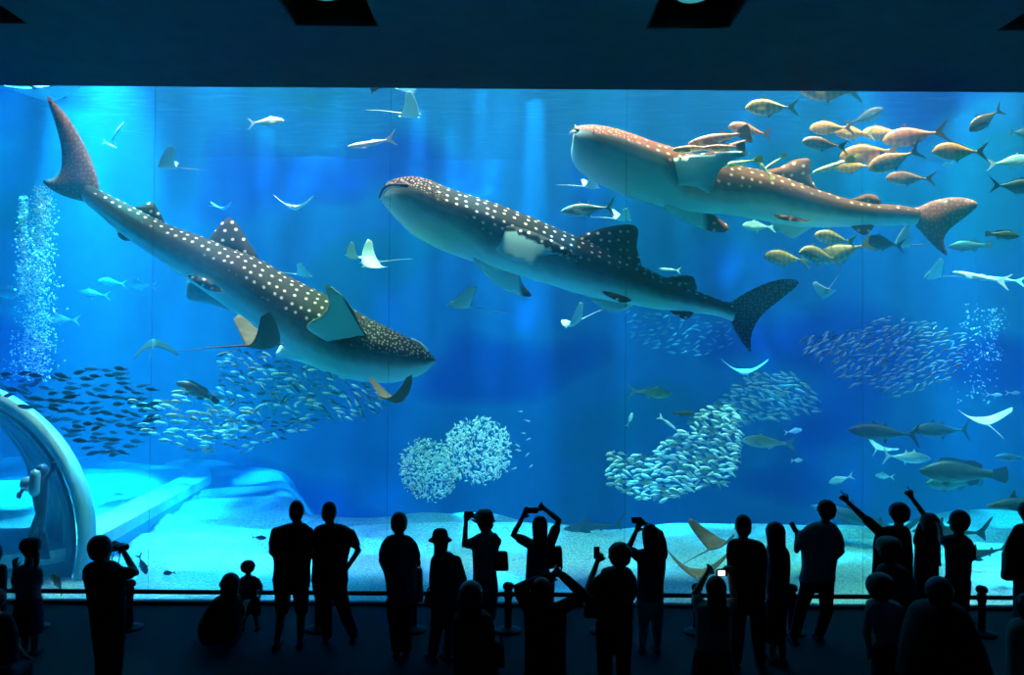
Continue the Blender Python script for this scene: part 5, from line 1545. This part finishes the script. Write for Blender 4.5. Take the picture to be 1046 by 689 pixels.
# --- left side
person('person cut by the left edge of the picture, only shoulder and dark hair showing', 9.3, (-6, 555, 9), [(577, -16, 4), (583, -20, 6), (610, -20, 5), (622, -19, 4)], top='navy')
person('girl in a cap with ponytail and dark skirt, hand raised to her chin', 9.1, (31, 550, 9.5), [(576, 24, 34), (580, 17, 39), (592, 16, 40), (612, 18, 41)],
       armL=[(19, 583, 0), (15, 600, 0.04), (15, 581, 0.10)], armR=[(38, 584, 0), (39, 603, 0.06), (33, 600, 0.24)], poseL='relax', top='teal', bottom='navy', hair='pony', hat=('cap', 'navy', 10), face=-60, k=0.9,
       skirt=[(610, 18, 41), (625, 15, 42), (646, 12, 43)], pants='none', legs=[[(24, 630), (26, None), (26, 'f')], [(35, 630), (35, None), (35, 'f')]])
person('man with binoculars raised to his eyes, seen from behind in a dark shirt', 7.6, (104, 546.6, 11.3), [(573, 95, 113), (577, 88, 121), (585, 85.5, 126), (600, 88, 127), (622, 92, 127)],
       armL=[(92, 584, 0), (90, 592, 0.26), (112, 563, 0.34)], armR=[(122, 585, 0), (138.5, 585, 0.10), (127, 564, 0.26)], poseL='grip', poseR='grip', top='black', bottom='black', bulk=1.05, face=35,
       legs=[[(102, 622), (104, None), (105, 'f')], [(118, 622), (115, None), (114, 'f')]], extras=[binoculars('black binoculars held up by the man in the dark shirt', 121, 559, 0.27, -35)])
person('person sitting low at the bottom left corner, knees drawn up, in dark clothes', 8.2, (-6, 600, 12), [(626, -16, 6), (632, -22, 12), (650, -22, 18), (676, -20, 16)], top='black', bottom='grey', seated=True,
       armR=[(8, 640, 0), (16, 660, 0.1), (24, 668, 0.22)], legs=[[(0, 690, 0), (18, 672, 0.35), (16, 706, 0.30)], [(8, 690, 0), (26, 676, 0.32), (26, 706, 0.25)]])
person('woman crouching beside the small boy with her long dark hair down', 9.35, (236, 585, 9.5), [(606, 227, 243), (612, 218, 246), (625, 209, 247), (640, 203, 247), (652, 205, 241)],
       armL=[(222, 618, 0), (213, 632, 0.12), (226, 634, 0.30)], armR=[(243, 618, 0), (247, 630, 0.10), (250, 620, 0.22)], hair='long', hair_to=622, top='olive', bottom='denim', seated=True, bulk=1.6,
       legs=[[(216, 648, 0), (214, 638, 0.36), (216, 651, 0.14)], [(234, 648, 0), (236, 638, 0.36), (234, 651, 0.14)]])
person('small boy standing between the crouching woman and the tall man', 9.93, (253.6, 572, 7.4), [(588, 249, 258), (590, 246, 262), (598, 247, 262), (613, 247, 263)],
       armL=[(248, 593, 0), (245.5, 602, 0.04), (247, 609, 0.06)], armR=[(261.5, 593, 0), (267, 602, 0.0), (264.5, 611, 0.02)], k=0.66, top='grey', bottom='black', pants='short',
       legs=[[(251, 613), (250, None), (249, 'f')], [(259, 613), (261, None), (262.5, 'f')]])
person('tall man in dark T-shirt and shorts, hands together in front of him', 9.4, (303.5, 511, 7.6), [(534, 297, 311), (538, 283, 316), (546, 277.5, 319), (562, 278.5, 319), (578, 280, 317), (594, 278, 317.5)],
       armL=[(282, 543, 0), (277.5, 563, 0.02), (288, 577, 0.22)], armR=[(315, 543, 0), (318.5, 563, 0.02), (306, 577, 0.22)], top='black', bottom='black', pants='short',
       legs=[[(289, 600), (288, 622), (283, 'f')], [(307, 600), (308, 622), (306.5, 'f')]])
person('man in dark loose shirt and trousers with one hand in his pocket', 9.55, (336.7, 512.5, 7.8), [(535, 330, 345), (538.5, 322, 356), (547, 319, 361), (560, 319, 358), (575, 319, 355), (594, 318, 356)],
       armL=[(324, 545, 0), (318.5, 565, 0.0), (326, 577, 0.22)], armR=[(358, 545, 0), (366, 562, -0.02), (355, 579, 0.06)], sleeve='short', top='black', bottom='black', bulk=1.05,
       legs=[[(330, 602), (333, 628), (334, 'f')], [(346, 602), (353, 628), (360, 'f', 0.05)]])
person('man in a light grey shirt standing left of the bucket-hat woman, jacket over his arm', 9.13, (408, 523, 8.8), [(546, 400, 415), (550, 393, 422), (560, 389, 426), (575, 390, 426), (595, 394, 425), (612, 396, 424)],
       armL=[(395, 556, 0), (389.5, 572, 0), (397, 590, 0.2)], armR=[(421, 557, 0), (427, 575, 0.02), (420, 582, 0.2)], top='teal', bottom='black',
       legs=[[(402, 616), (404, None), (405, 'f')], [(414, 616), (413, None), (415, 'f')]],
       extras=[handbag('soft grey bag hanging on the right arm of the man in light grey', 416, 433, 580, 614, 0.12, mat=CL['teal'])])
person('woman in a bucket hat with long hair looking down, handbag in front', 9.0, (449.6, 541, 7.6), [(563, 445, 457), (567, 443, 464), (580, 442, 471), (597, 444, 474), (610, 444, 472)],
       armL=[(445, 572, 0), (442.5, 588, 0.06), (442, 602, 0.12)], armR=[(466, 572, 0), (473, 592, 0.02), (463, 602, 0.2)], poseL='grip', sleeve='long', top='grey', bottom='denim', hair='long', hair_to=572, hat=('bucket', 'black', 12.5),
       face=-35, k=0.95, legs=[[(449, 614), (446, 640), (442, 'f')], [(464, 614), (462, None), (458, 'f')]],
       extras=[handbag('black handbag held by the bucket-hat woman', 433, 449, 603, 616, 0.12)])
person('woman in a pale hat aiming a camera, shoulder bag at her side', 9.4, (495, 521.5, 9), [(545, 489, 503), (548, 484, 509), (558, 482, 510), (576, 483, 507), (590, 483, 508)],
       armL=[(485, 553, 0), (474.5, 557, 0.06), (476, 533, 0.20)], armR=[(507, 553, 0), (508, 552, 0.24), (490, 532, 0.30)], poseL='grip', poseR='grip', top='teal', bottom='grey', hair='short', hat=('bucket', 'cream', 11.5), face=-25,
       skirt=[(588, 483, 508), (605, 482, 509), (632, 484, 506)], pants='none',
       legs=[[(490, 612), (490, None), (490, 'f')], [(500, 612), (500, None), (500, 'f')]],
       extras=[camera_dev('small camera held up by the woman in the pale hat', 479, 525, 0.22), handbag('dark shoulder bag on the woman in the pale hat', 505, 520, 563, 582, -0.02, strap=[(508, 563, 0.02), (510, 552, -0.02), (506, 545, -0.03), (500, 548, 0.05)])])
person('woman with long loose hair in a brown top in the foreground, seen from behind', 7.0, (481, 593, 12.5), [(622, 472, 492), (628, 464, 501), (640, 462, 505), (660, 462, 507), (690, 463, 510)],
       hair='long', hair_to=642, top='brown', bottom='black', sleeve='long',
       extras=[handbag('light canvas bag strap and bag carried by the long-haired foreground woman', 500, 516, 655, 680, 0.02, mat=CL['brown'])])
person('woman with both arms arched over her head taking a photo', 9.4, (551.5, 527, 8.2), [(550, 545, 558), (554, 540, 564), (568, 538, 564.5), (585, 537, 566), (600, 536, 567)],
       armL=[(543, 556, 0), (524, 546, 0.03), (533.5, 529, 0.12)], armR=[(562, 555, 0), (571, 531, 0.02), (557, 520, 0.14)], poseL='open', poseR='grip', hair='long', hair_to=560, top='teal', bottom='navy', sleeve='short',
       extras=[camera_dev('small camera held overhead by the woman with arched arms', 545, 521, 0.16), handbag('dark bag on the right hip of the woman with arched arms', 563, 575, 558, 580, 0.0, strap=[(566, 560, 0), (565, 552, -0.02), (556, 549, 0.02)])])
person('person in front holding a phone up with both elbows spread wide', 6.8, (553, 590, 12), [(614, 545, 562), (619, 536, 573), (632, 535, 579), (655, 536, 578), (690, 536, 578)],
       armL=[(541, 622, 0), (529, 601, -0.06), (561, 588, 0.10)], armR=[(572, 621, 0), (597, 608, 0.04), (575, 588, 0.10)], poseL='grip', poseR='grip', top='black', bottom='black', hair='short', sleeve='long', bulk=1.1,
       extras=[phone('phone held sideways between both hands of the person with spread elbows', 567, 583, 0.13, 80, m_screen2)])
person('curly-haired person in dark top holding a phone upright', 7.8, (633, 553.5, 11.8), [(579, 623, 641), (583, 615, 646), (595, 611, 648), (610, 609, 647), (634, 609, 646)],
       armL=[(615, 592, 0), (599, 605, 0.10), (610, 574, 0.22)], armR=[(644, 592, 0), (646, 610, 0.16), (624, 590, 0.34)], poseL='grip', top='olive', bottom='black', hair='curly',
       legs=[[(618, 638), (618, None), (618, 'f')], [(637, 638), (637, None), (637, 'f')]],
       extras=[phone('phone held upright by the curly-haired person', 609.5, 564, 0.25, 0), handbag('dark shoulder bag at the left hip of the curly-haired person', 596, 611, 608, 630, -0.02, strap=[(606, 610, 0), (612, 592, -0.12), (628, 582, -0.10)])])
person('woman in pale jeans with long hair, both arms up around a camera', 9.32, (664, 535, 8.6), [(560, 657, 672), (565, 650, 679), (578, 651, 680), (595, 651, 678), (612, 650, 678)],
       armL=[(652, 568, 0), (642, 560, 0.05), (649.5, 543, 0.14)], armR=[(677, 566, 0), (675, 544, 0.04), (660, 535, 0.14)], poseL='grip', poseR='grip', hair='long', hair_to=575, top='grey', bottom='light', pants='slim',
       legs=[[(657, 616), (657, 638), (656, 'f')], [(671, 616), (671, 638), (671, 'f')]],
       extras=[camera_dev('small camera held high by the woman in pale jeans', 650, 531, 0.17)])
person('child with long hair holding up a camera with a glowing screen', 6.8, (731, 588, 10.4), [(614, 724, 738), (618, 711, 746), (630, 710, 747), (650, 711, 745), (666, 711, 746)],
       armL=[(716, 624, 0), (710, 606, 0.10), (722, 586, 0.20)], armR=[(742, 624, 0), (750, 612, 0.10), (746, 588, 0.2)], poseL='grip', poseR='grip', hair='long', hair_to=640, top='cream', bottom='black', k=0.88,
       skirt=[(662, 711, 746), (675, 708, 749), (700, 705, 752)], pants='none',
       extras=[camera_dev('compact camera with a glowing screen held by the long-haired child', 737, 584.5, 0.22, m_screen, w=0.05, h=0.03)])
person('man in a black T-shirt standing close beside the long-haired woman', 8.87, (758.7, 525.5, 8.4), [(550, 751, 767), (554, 744, 779), (564, 742, 783), (582, 744, 783), (600, 746, 782), (612, 747, 782)],
       top='black', bottom='black', legs=[[(755, 618), (754, 645), (752, 'f')], [(773, 618), (774, 645), (777, 'f')]])
person('woman with very long dark hair and long dark skirt beside the man in black', 9.05, (791.5, 533, 10), [(556, 785, 799), (561, 783, 805), (575, 784, 807), (595, 783, 806), (612, 783, 805)],
       hair='long', hair_to=585, top='brown', bottom='black', skirt=[(608, 783, 806), (630, 781, 803), (656, 781, 800)], pants='none')
person('man in an untucked pale shirt and dark trousers, legs apart, holding a phone', 9.66, (844, 510.4, 9.3), [(533, 834, 850), (538, 823, 856), (548, 817, 859), (562, 818, 857), (578, 819, 854), (593, 816, 853)],
       armL=[(821, 546, 0), (813.5, 562, 0.04), (814, 548, 0.14)], armR=[(855, 546, 0), (860, 563, 0), (848, 575, 0.16)], poseL='grip', top='light', bottom='black', hair='curly',
       legs=[[(826, 597), (818, 622), (811, 'f', -0.02)], [(844, 597), (844, 625), (839, 'f', 0.06)]],
       extras=[phone('phone in the left hand of the man in the pale shirt', 810.5, 538, 0.15, -28)])
person('man stretching his left arm up to point at the fish', 9.4, (918, 513, 10.2), [(537, 911, 925), (541, 898, 929), (552, 893, 931), (570, 892, 932), (590, 891, 932), (605, 892, 931)],
       armL=[(899, 543, 0), (878, 524, 0.05), (866.5, 513, 0.08)], poseL='point', top='black', bottom='black', hair='curly')
person('person in a pale cap bending forward in front of the pointing man', 8.0, (908, 549, 12), [(576, 901, 919), (582, 896, 928), (596, 895, 935), (612, 896, 936), (630, 898, 935)],
       top='grey', bottom='black', hair='short', hat=('cap', 'cream', 14), sleeve='long')
person('dark-haired child in a pale shirt standing in front of the pale-cap person', 7.1, (898, 585, 14), [(612, 890, 910), (617, 885, 920), (630, 888, 922), (648, 894, 916), (668, 896, 916)],
       armL=[(889, 624, 0), (885, 645, 0.04), (888, 662, 0.1)], top='light', bottom='black', sleeve='none', k=1.0)
person('girl with long hair raising her left arm, pointing two fingers up', 9.7, (949, 524, 9.4), [(548, 942, 955), (552, 936, 958), (565, 935, 958), (585, 934, 958), (604, 934, 959)],
       armL=[(938, 553, 0), (945, 527, 0.05), (932, 509, 0.08)], poseL='point', hair='long', hair_to=575, top='black', bottom='black')
person('woman with bobbed hair in a patterned top, arm bent forward', 9.1, (978.7, 521, 9.6), [(546, 972, 986), (550, 967, 989), (564, 966, 992), (580, 967, 991), (596, 967, 989)],
       armL=[(968, 553, 0), (962, 551, 0.14), (960, 541, 0.26)], armR=[(988, 554, 0), (994, 569, 0), (984, 576, 0.2)], hair='short', top='grey', bottom='black', face=-40)
person('large seated person in a dark spreading coat at the lower right', 6.5, (958, 589, 13.5), [(614, 948, 970), (620, 934, 984), (640, 926, 994), (662, 920, 1004), (690, 917, 1013)],
       top='black', bottom='black', hair='short', bulk=2.0, sleeve='long')
person('person at the right edge carrying a dark bag on the arm', 9.3, (1050, 512, 10), [(535, 1043, 1058), (540, 1036, 1062), (555, 1034, 1064), (580, 1035, 1064), (604, 1037, 1063)],
       armL=[(1038, 546, 0), (1030, 564, 0), (1034, 582, 0.1)], top='black', bottom='grey',
       extras=[handbag('dark bag hanging from the arm of the person at the right edge', 1024, 1037, 563, 592, 0.0)])
person('person crouching at the bottom right corner in a pale top', 7.6, (1048, 606, 11), [(632, 1040, 1058), (638, 1032, 1064), (655, 1029, 1066), (690, 1030, 1066)], top='cream', bottom='black', seated=True,
       legs=[[(1040, 700, 0), (1030, 696, 0.3), (1036, 722, 0.1)], [(1056, 700, 0), (1060, 696, 0.3), (1056, 722, 0.1)]])

# diver in the tank, upright before the tunnel
m_suit = plain('wetsuit_blue_black', (0.03, 0.07, 0.16), 0.5)
m_tank_ = plain('air_tank_metal', (0.45, 0.6, 0.65), 0.3, metal=0.5)
def diver(label, cx, cy, Y, s, flip=1):
    W = lambda dx, dy_, dz=0: at(cx + dx, cy + dy_, Y + dz)
    k = s
    o0 = W(0, 0); root = empty('person', o0); tag(root, label, 'person')
    B = bmesh.new()
    add_ball(B, W(3 * flip, -26), 0.10 * k, 0.11 * k, 0.12 * k)
    add_chain(B, [(W(1, -19), 0.13 * k), (W(0, -10), 0.15 * k), (W(2, 2), 0.13 * k)], 16)
    add_chain(B, [(W(-4, -18), 0.05 * k), (W(-14, -13), 0.045 * k), (W(-17, -6, -0.3), 0.035 * k)])
    add_chain(B, [(W(5, -18), 0.05 * k), (W(10, -20), 0.045 * k), (W(14, -26, -0.3), 0.035 * k)])
    for q, f in ((-1, W(-8, 38)), (1, W(3, 36, 0.2))):
        add_chain(B, [(W(q * 2 + 1, 3), 0.09 * k), (W(q * 1.2 + 2, 18), 0.07 * k), (f, 0.045 * k)])
    add_hand(B, W(-17, -5, -0.3), Vector((-0.3, -0.5, -0.8)), 1, 'relax', k); add_hand(B, W(14, -27, -0.3), Vector((0.2, -0.3, 0.9)), 1, 'relax', k)
    weld('body', B, 0.012, m_suit, root, 2, o0)
    bm = bmesh.new(); add_chain(bm, [(W(-4, -22, -0.22) - o0, 0.085 * k), (W(-5, -4, -0.22) - o0, 0.085 * k)], 16); bm_obj('air_tank', bm, m_tank_, root, True)
    bm = bmesh.new(); add_ball(bm, W(-11, -12, -0.15) - o0, 0.14 * k, 0.10 * k, 0.13 * k); bm_obj('buoyancy_vest', bm, m_tank_, root, True)
    for f in (W(-8, 38), W(3, 36, 0.2)):
        bm = bmesh.new(); c = f - o0
        vs__ = [c + Vector(v) * k for v in ((-.05, 0, .02), (.05, 0, .02), (.11, .05, -.5), (-.11, .05, -.5))]
        a = [bm.verts.new(v) for v in vs__]; b2 = [bm.verts.new(v + Vector((0, .025, 0))) for v in vs__]
        bm.faces.new(a); bm.faces.new(b2[::-1])
        for i in range(4): bm.faces.new((a[i], a[(i + 1) % 4], b2[(i + 1) % 4], b2[i]))
        bm_obj('swim_fin', bm, m_suit, root)
    bm = bmesh.new(); tube(bm, spline([tuple(W(-3, -24, -0.2) - o0), tuple(W(-1, -29, -0.2) - o0), tuple(W(4, -27, 0.1) - o0)], 4), 0.014 * k, 8); bm_obj('air_hose', bm, m_dev, root, True)
diver('diver in a dark wetsuit upright in the water before the tunnel arch', 40, 506, 13.7, 1.0)
